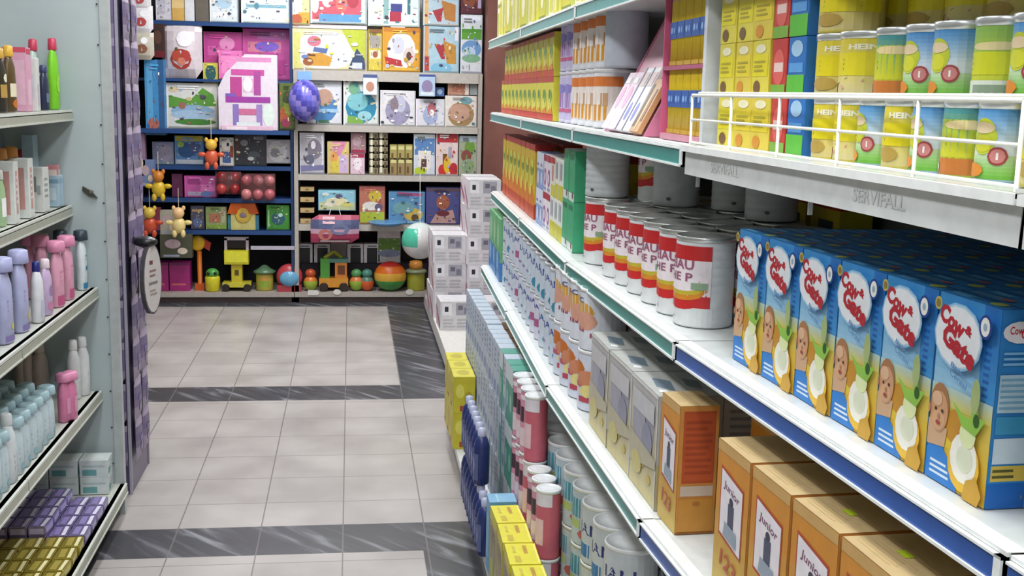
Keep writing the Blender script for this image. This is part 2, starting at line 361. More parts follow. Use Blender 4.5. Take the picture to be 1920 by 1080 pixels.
# ================================================================== RIGHT GOODS
def spot_words(i, n):   # ordinal of i-th item counted from the near end
    if i == 0: return 'nearest'
    if i == n-1: return 'farthest'
    return (ORD[i] + ' nearest') if i < len(ORD) else 'very far'
def nth(i): return ORD[i] if i < 20 else ('twenty-' + ORD[i-20] if i < 29 else 'thirty-' + ORD[i-30] if i > 29 else 'thirtieth')
RW = ['front row', 'second row', 'third row', 'fourth row', 'fifth row', 'sixth row', 'seventh row', 'eighth row']
# ---- blue baby cereal boxes
w, d, h = .123, .048, .228
bl, dk = '#3d9ad8', '#1f6ab8'
cowfront = [('g', 0, .5, 1, 1, '#a8d4ee', '#3a92d6', 10), ('g', .74, .45, 1, 1, '#4a9ad8', '#2272c4', 6), ('x', .80, .50, .90, .82, 9, '#2563b8'),
    ('g', 0, 0, 1, .42, '#d8aa2e', '#e0c85a', 6), ('g', 0, .42, 1, .52, '#d9c86a', '#b9d3d2', 5), ('p', [(.04,.44),(.4,.40),(.62,.28),(.5,.2),(.1,.2)], '#e0c23c'), ('e', .45, .33, .2, .09, '#c98f2c'),
    ('p', [(0,0),(.56,0),(.50,.10),(.30,.18),(.16,.26),(.05,.20),(0,.16)], '#2a7fd0'), ('x', .08, .03, .46, .12, 3, '#d8e8f6'),
    ('p', [(.0,.18),(.30,.20),(.33,.30),(.0,.32)], '#cfa884'), ('e', .17, .40, .165, .13, '#a8764c'), ('e', .175, .375, .15, .11, '#cf9b74'), ('e', .17, .33, .11, .055, '#d8a880'), ('e', .13, .44, .09, .04, '#dcb290'), ('e', .12, .385, .02, .010, '#4a3020'), ('e', .235, .385, .02, .010, '#4a3020'), ('e', .18, .352, .02, .014, '#b88262'), ('e', .18, .318, .04, .012, '#a04838'), ('e', .02, .375, .018, .025, '#c08a66'),
    ('e', .66, .17, .26, .15, '#e9b92c'), ('e', .66, .20, .22, .13, '#f1efe2'), ('e', .68, .20, .13, .07, '#dfe3c8'), ('e', .70, .33, .13, .07, '#dfe8b0'),
    ('p', [(.42,.47),(.60,.36),(.82,.34),(.96,.44),(.84,.44),(.80,.60),(.72,.58),(.74,.42),(.60,.42)], '#8fc04a'), ('e', .82, .42, .05, .035, '#2f5a1c'), ('e', .78, .54, .07, .09, '#a7b87a'),
    ('p', [(.70,.0),(.95,.0),(1,.06),(.9,.14),(.74,.1)], '#c99a2a'),
    ('e', .42, .80, .40, .175, '#8fc3e6'), ('e', .42, .80, .385, .165, '#c3dcf0'), ('e', .42, .80, .37, .155, '#f0f3f8'), ('t', '*Cow', .32, .875, .44, .10, '#bc2230', -20), ('t', '*&', .60, .85, .12, .05, '#bc2230', -20), ('t', '*Gate', .46, .755, .58, .115, '#bc2230', -20), ('e', .07, .945, .06, .035, '#c9b45a'), ('e', .07, .945, .04, .022, '#8f7a3a'),
    ('e', .86, .90, .10, .062, '#16408f'), ('e', .86, .90, .07, .048, '#f4f4ee'), ('e', .86, .90, .03, .02, '#9fb6c8'),
    ('t', 'Baby', .50, .635, .26, .035, '#5f8fc4', -18), ('t', 'Cereal', .52, .595, .3, .035, '#5f8fc4', -18)]
cowside = [('r', 0, 0, 1, 1, '#2f86cc'), ('r', 0, .0, 1, .13, '#1f66b8'), ('r', .06, .14, .96, .22, '#d9be54'), ('x', .1, .15, .8, .21, 2, '#5c5a2a'), ('r', .06, .23, .96, .36, '#cfe2ee'), ('r', .06, .38, .96, .47, '#3f9cc9'), ('r', .06, .49, .96, .68, '#b9d6e6'), ('x', .1, .50, .9, .67, 6, '#7fb0cc'), ('x', .1, .72, .9, .80, 3, '#8ac4ea'), ('e', .48, .89, .46, .055, '#f3eef0'), ('t', 'Cow', .36, .90, .34, .04, '#c8202c'), ('t', 'Gate', .66, .88, .36, .04, '#c8202c')]
cowtop = [('r', 0, 0, 1, 1, '#2f83c4'), ('r', .02, .44, .98, .56, '#1d5f9f'), ('r', .08, .1, .4, .36, '#5fb0e4'), ('e', .78, .28, .1, .2, '#b9c66a'), ('x', .1, .62, .7, .92, 3, '#7fbce0'), ('e', .6, .8, .1, .12, '#b86a6a')]
cow = carton('cereal_box', w, d, h, bl, cowfront, cowside, cowside, cowtop, b=.0015)
for r in range(8):
    for i in range(6):
        y = 1.215+.1255*i
        rplace(cow, L3, Z3, y, .046+.024+r*.0495, 'blue baby cereal box with red oval logo, %s in the %s' % (spot_words(i, 6), RW[r]), 'box', 'blue baby cereal boxes', .004 if r else .012)
rplace(cow, L3, Z3, 1.04, .04+.05, 'blue baby cereal box turned askew at the frame edge', 'box', 'blue baby cereal boxes', 0).rotation_euler[2] = -2.0
# yellow tins behind
yt = carton('snack_box', .16, .075, .255, '#cdb427', [('r', 0, .84, 1, 1, '#c0341c'), ('e', .5, .5, .3, .2, '#e0d23a'), ('x', .1, .1, .5, .22, 3, '#4b4a20'), ('e', .7, .3, .12, .1, '#2c2a1c'), ('r', .3, .6, .8, .74, '#4a4c58')], right=[('r', 0, .84, 1, 1, '#b02f1c'), ('r', 0, 0, 1, .84, '#c7b92a'), ('e', .5, .5, .3, .15, '#5a4d20')])
for i in range(4):
    place(yt, (1.09, 3.02-.19*i, Z3), -PI/2, 'yellow box with red top band behind the grey cans, %s' % spot_words(3-i, 4), 'box', 'yellow boxes behind the cans')
# ---- red label cans
redf = [('r', 0, .0, 1, .22, '#d9dbdc'), ('r', .04, .22, .96, .95, '#c92a2c'), ('r', .04, .36, .96, .78, '#f1e6ea'), ('e', .5, .36, .42, .17, '#c92a2c'), ('e', .5, .42, .42, .12, '#d98a2c'), ('e', .5, .47, .42, .11, '#c9b43a'), ('e', .5, .54, .44, .13, '#f1e6ea'),
    ('t', 'CEIAU', .42, .73, .62, .12, '#9c5a78'), ('t', 'THE P', .42, .58, .6, .10, '#9c5a78'), ('r', .7, .44, .92, .52, '#8ea88a'), ('x', .12, .06, .5, .12, 1, '#8a8a92')]
redcan = can('milk_powder_can', .059, .18, '#dfe3e5', redf, lid='#cfd1ce:metal', label_arc=PI*.8, ribs=True)
whitecan = can('milk_powder_can', .059, .18, '#c9cdd0', [('e', .75, .1, .03, .025, '#6a5a62')], lid='#c9cbc8:metal', ribs=True)
for r in range(3):
    for i in range(7):
        y = 2.21+.1235*i+(0 if i < 6 else .10)
        rplace(redcan, L3, Z3, y, .035+.06+r*.1235, 'red and white milk powder can on the middle shelf, %s in the %s' % (spot_words(i, 7), RW[r]), 'can', 'red and white milk powder cans', .08, turn=.34)
for i, (y, off, t, lb) in enumerate([(3.06, .095, whitecan, 'plain grey can stacked on the red cans beside the green cartons'), (2.96, .215, redcan, 'red labelled can stacked above the others'), (2.82, .215, whitecan, 'plain grey can stacked right of the raised red can'), (2.72, .335, whitecan, 'shaded grey can stacked in the third row'), (2.50, .34, whitecan, 'shaded grey can nearest the camera of those stacked')]):
    rplace(t, L3, Z3+.181, y, off, lb, 'can', 'stacked cans in the second tier', .3 if t is whitecan else .05)
# ---- green cans, small cartons, yellow-red cartons on middle shelf far
grn = carton('green_carton', .10, .08, .145, '#3fa878', [('r', 0, .0, 1, .16, '#d9e4de'), ('r', .1, .82, .8, .92, '#1f7a52'), ('e', .75, .12, .12, .07, '#7a3f55')], top=[('r', 0, 0, 1, 1, '#c9e6d8')])
for i in range(2):
    for k in range(2):
        rplace(grn, L3, Z3+.146*k, 3.285+.105*i, .075, 'green milk carton on middle shelf, %s %s' % (['lower', 'upper'][k], ['nearer', 'farther'][i]), 'carton', 'green milk cartons')
A1 = carton('small_carton', .085, .07, .125, '#8fa3d4', [('r', 0, .55, 1, 1, '#dfe4f2'), ('r', .1, .62, .6, .7, '#9a86b8'), ('e', .5, .3, .3, .18, '#cfd8f0')])
A2 = carton('small_carton', .085, .07, .125, '#efe9f0', [('r', 0, .82, 1, 1, '#b02a3c'), ('e', .45, .4, .34, .24, '#a05a94'), ('e', .45, .4, .2, .14, '#e9dff0'), ('r', .1, .06, .8, .14, '#9aa0c0')])
A3 = carton('small_carton', .085, .07, .125, '#e9ebe2', [('r', 0, 0, 1, .38, '#cfc832'), ('r', .15, .5, .25, .92, '#9aa6c4'), ('r', .4, .5, .48, .92, '#b8a0b8'), ('r', .6, .5, .7, .92, '#9ab0c4')])
A4 = carton('small_carton', .085, .07, .125, '#e6e4d2', [('r', 0, .84, 1, 1, '#c0242c'), ('r', 0, 0, 1, .30, '#d2c83a'), ('r', .3, .4, .6, .8, '#d27a8c')])
seq = [A3, A3, A4, A2, A2, A1, A1]; low = [A3, A3, A3, A2, A2, A1, A1]
nm = {A1: 'pale blue', A2: 'pink and white', A3: 'white and yellow', A4: 'red topped cream'}
for i in range(7):
    for k in range(2):
        t = (low if k == 0 else seq)[i]
        rplace(t, L3, Z3+.126*k, 3.485+.088*i, .07, '%s small carton on middle shelf, %s tier, %s of seven' % (nm[t], ['lower', 'upper'][k], spot_words(i, 7)), 'carton', 'small baby food cartons')
YR = carton('cereal_carton', .135, .07, .27, '#dcb92c', [('r', 0, 0, 1, .18, '#c4451c'), ('p', [(0,.18),(1,.18),(1,.30),(.5,.46),(0,.28)], '#dd7a22'), ('e', .5, .56, .34, .13, '#cfcf4a'), ('e', .48, .66, .3, .09, '#7a9a3a'), ('e', .55, .74, .26, .06, '#d9d84f'), ('r', 0, .92, 1, 1, '#b83426'), ('e', .3, .4, .16, .1, '#f0dc6a')], top=[('r', 0, 0, 1, 1, '#a83028')], right=[('r', 0, 0, 1, .2, '#b8401c'), ('r', 0, .9, 1, 1, '#b03024'), ('e', .5, .5, .3, .2, '#c9a02a')])
for r in range(2):
    for i in range(8):
        rplace(YR, L3, Z3, 4.19+.142*i, .07+.075*r+(.0 if r == 0 else .03), 'tall yellow cereal carton with orange base, %s in the %s' % (spot_words(i, 8), RW[r]), 'carton', 'tall yellow cereal cartons')
for i in range(4):
    rplace(YR, L3, Z3, 3.55+.15*i, .27, 'tall yellow carton behind the small cartons, %s' % spot_words(i, 4), 'carton', 'tall yellow cereal cartons')
# ---- upper shelf: two tiers of yellow and red cartons
YG = carton('rice_carton', .125, .09, .142, '#d8cf3a', [('r', 0, 0, 1, .16, '#c8381f'), ('r', 0, .88, 1, 1, '#b9402c'), ('e', .5, .42, .36, .2, '#e6de5c'), ('e', .5, .55, .3, .16, '#8fae3f'), ('e', .42, .62, .16, .1, '#5f8a4a'), ('r', .38, .18, .52, .5, '#efe06a'), ('p', [(0,.16),(1,.16),(.8,.3),(.3,.24)], '#dd8a2a')], top=[('r', 0, 0, 1, 1, '#b5352a')])
for k in range(2):
    for i in range(12):
        if k == 1 and i == 11: continue
        rplace(YG, L2, Z2+.1425*k, 3.76+.129*i, .075, 'small yellow carton with red band on upper shelf, %s tier, %s' % (['lower', 'upper'][k], spot_words(i, 12)), 'carton', 'small yellow cartons on the upper shelf')
# ---- orange and lilac cans
orf = [('r', .05, .1, .95, .9, '#efe3dc'), ('r', .05, .74, .95, .92, '#dd7c3a'), ('e', .5, .26, .42, .15, '#d99a3a'), ('r', .4, .4, .52, .66, '#f6f2f4'), ('r', .62, .38, .74, .62, '#c9a07a'), ('r', .2, .34, .32, .66, '#c98aa0')]
lif = [('r', .05, .06, .95, .94, '#c8bfe2'), ('r', .2, .3, .6, .6, '#a06fb0'), ('e', .5, .7, .2, .1, '#8f86c8'), ('r', .3, .2, .7, .28, '#c86a90')]
orc = can('infant_milk_can', .055, .155, '#dfe0e6', orf, lid='#e6e6e6:plast'); lic = can('infant_milk_can', .055, .155, '#d4d0e6', lif, lid='#e4e2ee:plast')
stc = can('infant_milk_can', .055, .155, '#b9bfcb', [('e', .28, .72, .07, .07, '#b6cc4a')], lid='#d0d2d8:metal')
for k in range(2):
    for i in range(6 if k == 0 else 7):
        y = 3.05+.115*i if k == 0 else 2.935+.115*i
        t = lic if i >= 4+k else (stc if (k == 1 and i == 0) else orc)
        nmx = {lic: 'lilac', orc: 'orange labelled', stc: 'grey backed'}[t]
        rplace(t, L2, Z2+.156*k, y, .095, '%s infant milk can beside yellow cartons, %s tier, %s' % (nmx, ['lower', 'upper'][k], spot_words(i, 6+k)), 'can', 'infant milk cans on the upper shelf', .1, turn=.2)
for k in range(2):
    for i in range(4):
        rplace(stc, L2, Z2+.156*k, 2.80-.16*i if i else 2.86, .27+.05*(i % 2), 'shaded grey can behind the pink display rack, %s tier, %s' % (['lower', 'upper'][k], spot_words(3-i, 4)), 'can', 'shaded cans behind the display rack')
# ---- pink display rack with leaning packs
rk = B().prism([(-.02, 0), (.17, 0), (.17, .27), (.12, .27)], 'x', -.005, .0, '#d98aa8').prism([(-.02, 0), (.17, 0), (.17, .27), (.12, .27)], 'x', .375, .38, '#cf7b98').box(0, .375, .165, .17, 0, .27, '#d08aa2').prism([(-.015, .0), (-.005, 0), (.13, .262), (.12, .262)], 'x', 0, .375, '#e6b6c6')
# local x along shelf toward camera, local y into shelf
side = B().art(Frame(lambda u, v, n: (.3805+n, -.02+u*.19, v*.27), .19, .27), [('p', [(.35,.02),(.95,.02),(.95,.96),(.80,.96)], '#d2557c'), ('e', .7, .35, .12, .1, '#e8a4b8'), ('x', .5, .5, .85, .62, 3, '#b86aa0'), ('e', .72, .75, .1, .06, '#b04070')])
rack = T('display_rack', rk, [T('side_print', side)])
o = rplace(rack, L2, Z2, 2.80, .035, 'pink cardboard display rack with sloping front on the upper shelf', 'display rack', None, 0)
pk1 = carton('toy_pack', .065, .012, .15, '#f0d6e6', [('r', .1, .0, .9, .12, '#fbf4fa'), ('e', .5, .55, .3, .2, '#e3a0c8'), ('r', .2, .8, .8, .9, '#ffffff')])
pk2 = carton('toy_pack', .06, .012, .16, '#f3f1f4', [('r', .0, .0, .18, 1, '#33346a'), ('e', .6, .3, .2, .15, '#6a74c8'), ('r', .3, .7, .9, .92, '#e6c8c4')])
pk3 = carton('toy_pack', .07, .012, .13, '#c89a6a', [('r', .05, .1, .3, .9, '#4a3528'), ('r', .45, .05, .6, .7, '#e0c48a'), ('r', .7, .2, .85, .8, '#7a4a3a')])
al = math.atan2(.135, .262)
for j, (t, xx, lb) in enumerate([(pk1, .045, 'pale pink pack leaning on the pink rack'), (pk1, .115, 'pale pink pack leaning on the pink rack, second along'), (pk2, .185, 'white pack with dark navy edge leaning on the pink rack'), (pk2, .25, 'white and navy pack, nearer of the two on the rack'), (pk3, .325, 'brown striped pack on the near end of the pink rack')]):
    s = (L2(2.75)-L2(2.85))/.1; y = 2.80-xx
    place(t, (L2(y)+.035-.026, y, Z2+.007), math.atan2(-1, s), lb, 'pack', 'packs on the pink rack', tilt=(-al, 0))
place(carton('header_card', .34, .006, .03, '#f3e6ee', [('r', .0, .0, 1, .3, '#6a3a50')]), (L2(2.6)+.10, 2.62, Z2+.12), -PI/2, 'narrow white card strip lying across the pink rack', 'card', tilt=(-al, 0))
# ---- pencil packs
def pencils():
    b = B(); b.box(-.022, .022, .004, .006, 0, .15, '#e9e2c0')
    for q in range(6):
        x = -.019+.0076*q; b.lathe([(.0032, .006), (.0032, .125), (.001, .138)], ['#e3c42c:plast', '#d9b98a'], 8, 1, 1, x, 0)
    return T('pencil_pack', b, [T('label_band', B().box(-.023, .023, -.0045, -.0038, .052, .085, '#2f5fae').art(Frame(lambda u, v, n: (-.023+u*.046, -.0045-n, .052+v*.033), .046, .033), [('e', .3, .5, .15, .2, '#8fb4e6'), ('e', .7, .5, .15, .2, '#6f9cdc')])), T('end_cap', B().box(-.022, .022, -.004, .004, .0, .008, '#c9a63a'))])
pp = pencils()
tray = T('pencil_stand', B().box(-.135, .135, -.012, .055, 0, .012, '#c98a9c').box(-.135, .135, .018, .022, .0, .30, '#c97c94').box(-.135, .135, -.012, .018, .138, .146, '#b05a78').box(-.137, -.133, -.012, .055, 0, .3, '#cf5f84').box(.133, .150, -.012, .055, 0, .30, '#d5dae0'))
rplace(tray, L2, Z2, 2.205, .04, 'pink two tier stand holding yellow pencil packs', 'stand', None, 0)
for k in range(2):
    for i in range(5):
        y = 2.30-.05*i; s = (L2(y-.05)-L2(y+.05))/.1
        place(pp, (L2(y)+.04, y, Z2+(.0145 if k == 0 else .149)), math.atan2(-1, s), 'pack of yellow pencils with blue band, %s tier, %s' % (['lower', 'upper'][k], spot_words(4-i, 5)), 'pencils', 'yellow pencil packs')
# ---- top shelf bags far
TB = [carton('cereal_bag', .15, .07, .24, '#d6cf3c', [('r', .1, .1, .3, .95, '#e9e6a0'), ('r', .5, .05, .62, .9, '#a9b83a'), ('r', .75, .2, .9, .95, '#f1ecc8')]), carton('cereal_bag', .15, .07, .24, '#e6e2c0', [('r', .05, 0, .4, .5, '#b8c23c'), ('r', .55, .1, .95, .7, '#d6cc3a'), ('r', .1, .6, .9, .66, '#9a9a4a')]), carton('cereal_bag', .15, .07, .24, '#c8c234', [('e', .5, .5, .3, .3, '#efe9c0'), ('r', 0, 0, 1, .1, '#7a8a2a')])]
for i in range(14):
    rplace(TB[i % 3], L1, Z1, 3.16+.165*i, .07, '%s cereal bag on the topmost shelf, %s' % (['bright yellow', 'pale cream', 'olive yellow'][i % 3], spot_words(i, 14)), 'bag', 'cereal bags on the topmost shelf')
# ---- baby food jars, tins and boxes behind the wire fence
def heinz(name, r, h, kind):
    if kind == 'yellow': f = [('g', 0, 0, 1, 1, '#dccb8c', '#e4d23a', 9), ('p', [(0,.05),(.5,.2),(1,.1),(1,.3),(.5,.34),(0,.22)], '#c9a45c'), ('t', '*HEINZ', .52, .84, .34, .10, '#f6f2d8'), ('r', .22, .34, .8, .72, '#e3d21c'), ('x', .3, .4, .7, .66, 3, '#a79a2a'), ('e', .35, .2, .14, .12, '#b89a4a')]
    if kind == 'choc': f = [('g', 0, 0, 1, 1, '#dccf9a', '#dccb3c', 9), ('t', '*HEINZ', .52, .84, .34, .10, '#f4efce'), ('r', .2, .34, .8, .74, '#e3d428'), ('x', .3, .42, .7, .66, 3, '#9a8f30'), ('p', [(.2,.0),(.95,.0),(.9,.26),(.62,.30),(.35,.30),(.22,.2)], '#6a3e28'), ('p', [(.3,.1),(.5,.24),(.5,.28),(.28,.16)], '#c99a86')]
    if kind == 'sky': f = [('g', 0, .5, 1, 1, '#d6e3ee', '#4a90d0', 8), ('r', 0, .3, 1, .5, '#d9e4ee'), ('g', 0, 0, 1, .34, '#6cb838', '#c6dcb4', 6), ('e', .3, .6, .14, .26, '#c4ce3c'), ('e', .3, .5, .10, .12, '#d8d83a'), ('e', .3, .72, .12, .08, '#e6cfa8'), ('e', .45, .33, .085, .13, '#a04446'), ('e', .45, .33, .065, .10, '#cf8582'), ('t', '1', .45, .33, .018, .1, '#f4ecec'), ('e', .22, .12, .12, .1, '#e08a2a')]
    if kind == 'orange': f = [('g', 0, .24, 1, 1, '#d6d43a', '#4a98a4', 8), ('g', .08, .26, .86, .82, '#d8d22c', '#b4c83c', 5), ('e', .5, .74, .26, .07, '#efd8a0'), ('x', .3, .4, .7, .6, 2, '#a8a22a'), ('r', .1, 0, .96, .24, '#cc7a36'), ('e', .86, .34, .1, .12, '#b8403c'), ('e', .1, .1, .12, .1, '#f0ece4')]
    if kind == 'green': f = [('g', 0, .22, 1, 1, '#d0d43a', '#8cba5c', 8), ('e', .5, .7, .28, .06, '#e3d49c'), ('r', .15, .3, .8, .62, '#d2d62a'), ('x', .25, .34, .7, .58, 3, '#9aa52a'), ('r', 0, 0, 1, .22, '#dfe6da'), ('r', .3, .05, .8, .16, '#90a48c'), ('e', .9, .36, .1, .12, '#a83a38')]
    return can(name, r, h, {'yellow': '#d9ca58', 'choc': '#d4c352', 'sky': '#a9cbe0', 'orange': '#c4cc54', 'green': '#b4cc7c'}[kind], f, lid='#dfe2e4:metal', label_arc=PI*1.25)
JK = {k: heinz('baby_food_jar', .0325, .088, k) for k in ('yellow', 'choc', 'sky', 'orange', 'green')}
BIGJ = heinz('baby_food_tin', .045, .088, 'choc'); BIGY = heinz('baby_food_tin', .045, .088, 'yellow')
def fb(key, c2, c3): return carton('baby_food_box', .075, .04, .088, key, [('r', .05, .35, .95, .75, c2), ('e', .5, .85, .3, .08, '#f2ecc8'), ('e', .35, .16, .2, .12, c3), ('x', .15, .42, .8, .66, 3, '#b3a52c' if key[1] in 'de' else '#e6e6e6')], b=.001)
FB = {'yellow': fb('#e2d44a', '#e6d714', '#7a5a30'), 'amber': fb('#dfc94a', '#e8d22c', '#d9932c'), 'red': carton('baby_food_box', .06, .04, .088, '#c83a34', [('e', .5, .5, .38, .32, '#e0625a'), ('r', .2, .42, .8, .58, '#f0cfc8'), ('r', 0, 0, 1, .2, '#7cb03a')]), 'blue': carton('baby_food_box', .06, .04, .088, '#2b74c4', [('e', .5, .8, .34, .14, '#a9d0f0'), ('r', .1, .4, .9, .56, '#5aa0e0'), ('r', 0, 0, 1, .36, '#5fbf3c')])}
NW = {'yellow': 'yellow', 'choc': 'yellow and brown', 'sky': 'sky blue and green', 'orange': 'lime and orange', 'green': 'lime and white', 'amber': 'amber', 'red': 'red', 'blue': 'blue'}
cnt = {}
def jar(t, y, z, off, word, what, tier, row):
    key = (tier, row); cnt[key] = cnt.get(key, 0)+1
    rplace(t, L2, z, y, off, '%s food %s, %s %s, %s from far end' % (word, what, tier, RW[row], nth(cnt[key]-1)), 'tin' if what == 'tin' else ('box' if what == 'box' else 'jar'), 'baby food behind the wire fence', .12 if what != 'box' else .04, turn=.78 if what != 'box' else 0)
TH = .0885
def line(tier, z, row, items):
    for y, kind, k in items:
        off = .035+.035+row*.094
        if kind == 'b': jar(FB[k], y, z, off-.012, NW[k], 'box', tier, row)
        elif kind == 'T': jar(BIGJ if k == 'choc' else BIGY, y, z, off+.012, NW[k], 'tin', tier, row)
        else: jar(JK[k], y, z, off, NW[k], 'jar', tier, row)
low = [(1.965,'b','yellow'),(1.885,'b','amber'),(1.81,'b','amber'),(1.735,'b','red'),(1.67,'b','blue'),(1.60,'j','yellow'),(1.53,'j','choc'),(1.46,'j','sky'),(1.39,'j','yellow'),(1.32,'j','sky'),(1.25,'j','orange'),(1.18,'j','sky'),(1.095,'T','yellow')]
low += [(1.0,'j','green'),(.93,'j','sky'),(.86,'j','orange'),(.78,'T','choc')]
mid = [(1.975,'b','yellow'),(1.895,'b','amber'),(1.82,'b','yellow'),(1.745,'b','red'),(1.68,'b','blue'),(1.60,'T','yellow'),(1.525,'T','choc'),(1.425,'j','orange'),(1.35,'j','sky'),(1.285,'j','sky'),(1.20,'j','green'),(1.13,'j','sky'),(1.055,'j','green'),(.98,'j','yellow'),(.9,'T','choc')]
top = [(1.975,'b','yellow'),(1.895,'b','yellow'),(1.82,'b','amber'),(1.745,'b','red'),(1.68,'b','blue'),(1.60,'T','yellow')]
line('bottom layer', Z2+.001, 0, low)
line('middle layer', Z2+.001+TH+.012*0, 0, [(y, k, c) for y, k, c in mid])
line('top layer', Z2+.001+2*TH, 0, top)
for r in (1, 2):
    line('bottom layer', Z2+.001, r, [(2.0-.095*i, 'T', 'yellow' if i % 2 else 'choc') for i in range(10)])
    line('middle layer', Z2+.001+TH, r, [(2.0-.095*i, 'T', 'choc' if i % 3 else 'yellow') for i in range(10)])
    line('top layer', Z2+.001+2*TH, r, [(2.0-.095*i, 'T', 'yellow' if i % 3 else 'choc') for i in range(10)])
# ---- shelf four: infant formula cans, silver cartons, orange cartons
nanf = [('r', 0, 0, 1, 1, '#c9d3e0'), ('t', 'NAN', .5, .72, .5, .16, '#3c4f96'), ('x', .25, .48, .75, .58, 2, '#8490b8'), ('e', .7, .2, .16, .13, '#3a8aa4'), ('r', .15, .3, .45, .36, '#9a7fb0')]
pnkf = [('r', 0, 0, 1, 1, '#d3d2e2'), ('r', .2, .3, .8, .5, '#a85c88'), ('x', .2, .55, .8, .72, 2, '#5c5a78'), ('t', 'NAN', .5, .82, .4, .1, '#3c4f96')]
tedf = [('r', 0, 0, 1, 1, '#dcdfe8'), ('e', .4, .66, .26, .17, '#d8a23c'), ('e', .5, .5, .2, .16, '#d9a08a'), ('r', .3, .3, .5, .38, '#a0566c'), ('r', .6, .22, .74, .3, '#a0566c'), ('t', 'LAC', .3, .86, .36, .09, '#4a4a80')]
ted2 = [('r', 0, 0, 1, 1, '#d3d7e6'), ('e', .35, .74, .2, .14, '#c8702e'), ('e', .6, .55, .22, .16, '#d28a68'), ('r', .2, .4, .5, .5, '#b85a74'), ('e', .65, .34, .2, .12, '#e0d48a'), ('r', .45, .14, .7, .24, '#b84a5c')]
NANC = can('formula_can', .056, .145, '#cfd4da', nanf, lid='#d3d5d8:plast', ribs=True); PNKC = can('formula_can', .056, .145, '#cfd0da', pnkf, lid='#d3d5d8:plast', ribs=True)
TEDC = can('formula_can', .060, .158, '#dadbe0', tedf, lid='#eceded:plast', ribs=True); TED2 = can('formula_can', .060, .158, '#d6d8e0', ted2, lid='#eceded:plast', ribs=True)
wd = {}
def fcan(t, word, k, i, n, r, y, dz):
    rplace(t, L4, Z4+dz, y, .03+.06+r*.125, '%s formula can, fourth shelf %s tier, %s in %s' % (word, ['lower', 'upper'][k], spot_words(i, n), RW[r]), 'can', 'formula cans on the fourth shelf', .35, turn=.4)
for r in range(2):
    for k in range(2):
        for i in range(4):
            fcan([TED2, TEDC][k], 'orange bear print', k, i, 17, r, 2.84+.125*i, .159*k)
        for i in range(4, 17):
            t, wv_ = (PNKC, 'violet banded') if (i in (7, 8) and k == 0) or i == 12 else (NANC, 'blue lettered')
            fcan(t, wv_, k, i, 17, r, 3.34+.118*(i-4), .146*k)
bgg = carton('nappy_pack', .16, .14, .27, '#6fb07c', [('r', 0, 0, 1, .45, '#3f7fc0'), ('e', .5, .7, .36, .2, '#9ac8a0'), ('e', .4, .3, .3, .15, '#8ab4e0')], right=[('r', 0, 0, 1, .3, '#3f7fc0'), ('e', .5, .6, .3, .25, '#8cc094')])
for i in range(3): rplace(bgg, L4, Z4, 4.93+.17*i, .10, 'green and blue nappy pack at the far end of the fourth shelf, %s' % spot_words(i, 3), 'pack', 'green and blue packs')
silf = [('g', 0, 0, 1, 1, '#cdbd80', '#b4b2b4', 9), ('p', [(.1,.5),(.5,.42),(.6,.7),(.2,.85)], '#8e8ea0'), ('p', [(.55,.6),(.85,.5),(.92,.8),(.6,.9)], '#9c9aaa'), ('r', .96, 0, 1, 1, '#cfcdc8'), ('r', 0, .97, 1, 1, '#dedcd8'), ('e', .5, .3, .1, .05, '#b9a45c'), ('e', .75, .2, .08, .04, '#c9b45c'), ('e', .35, .62, .25, .22, '#a19fae'), ('e', .65, .52, .2, .16, '#8f90a2'), ('r', .08, .72, .9, .9, '#c4c2c6'), ('p', [(0,.2),(1,.36),(1,.44),(0,.5)], '#b8b098'), ('e', .3, .25, .2, .1, '#cbbf7a')]
silt = [('r', 0, 0, 1, 1, '#b9bab6'), ('p', [(.25,.2),(.62,.12),(.8,.34),(.4,.44)], '#6f7f8c'), ('r', .1, .55, .9, .62, '#c9cac6'), ('p', [(.3,.66),(.6,.6),(.75,.8),(.42,.88)], '#808a90'), ('p', [(.74,.1),(.84,.08),(.88,.2),(.78,.22)], '#e6e8ea')]
sil = carton('silver_carton', .20, .13, .23, '#b7b6b0:card', silf, right=[('r', 0, 0, 1, .4, '#b9ad80'), ('x', .1, .5, .9, .9, 6, '#8c8c90')], top=silt)
for r in range(3):
    for i in range(3):
        rplace(sil, L4, Z4, 2.19+.205*i, .03+.065+.133*r, 'silver grey carton with blurred blue prints, %s in the %s' % (spot_words(i, 3), RW[r]), 'carton', 'silver grey cartons', .02)
orgf = [('r', 0, 0, 1, 1, '#d08a2e'), ('g', 0, 0, 1, .62, '#cdb04a', '#cf8e34', 6), ('r', .0, .93, 1, 1, '#c9a060'), ('p', [(.14,.36),(.86,.30),(.86,.78),(.14,.84)], '#b0462c'), ('p', [(.17,.38),(.83,.32),(.83,.76),(.17,.82)], '#eae4ea'), ('t', 'Junior', .5, .70, .5, .07, '#7a4a68', -10), ('r', .42, .44, .6, .62, '#4c5068'), ('e', .51, .64, .06, .03, '#3a3a4c'), ('p', [(.3,.38),(.72,.35),(.7,.46),(.34,.48)], '#9aa6b4'), ('t', '123', .5, .2, .5, .12, '#b8502c', -10)]
orgs = [('r', 0, 0, 1, 1, '#c98a44'), ('r', .10, .40, .92, .96, '#b04f2c'), ('r', .12, .42, .9, .94, '#b9542f'), ('x', .16, .46, .86, .9, 9, '#a3482a'), ('r', .08, .30, .92, .38, '#c8b8a8'), ('r', .05, .02, .95, .28, '#c28a3a'), ('e', .5, .24, .1, .02, '#a8702c'), ('r', .02, .0, .98, .015, '#8a5a24')]
orgt = [('r', 0, 0, 1, 1, '#cdb384'), ('r', .0, .48, 1, .5, '#a88a5c'), ('x', .1, .1, .9, .44, 6, '#c9ae7d'), ('x', .1, .55, .9, .9, 6, '#c7ac7a')]
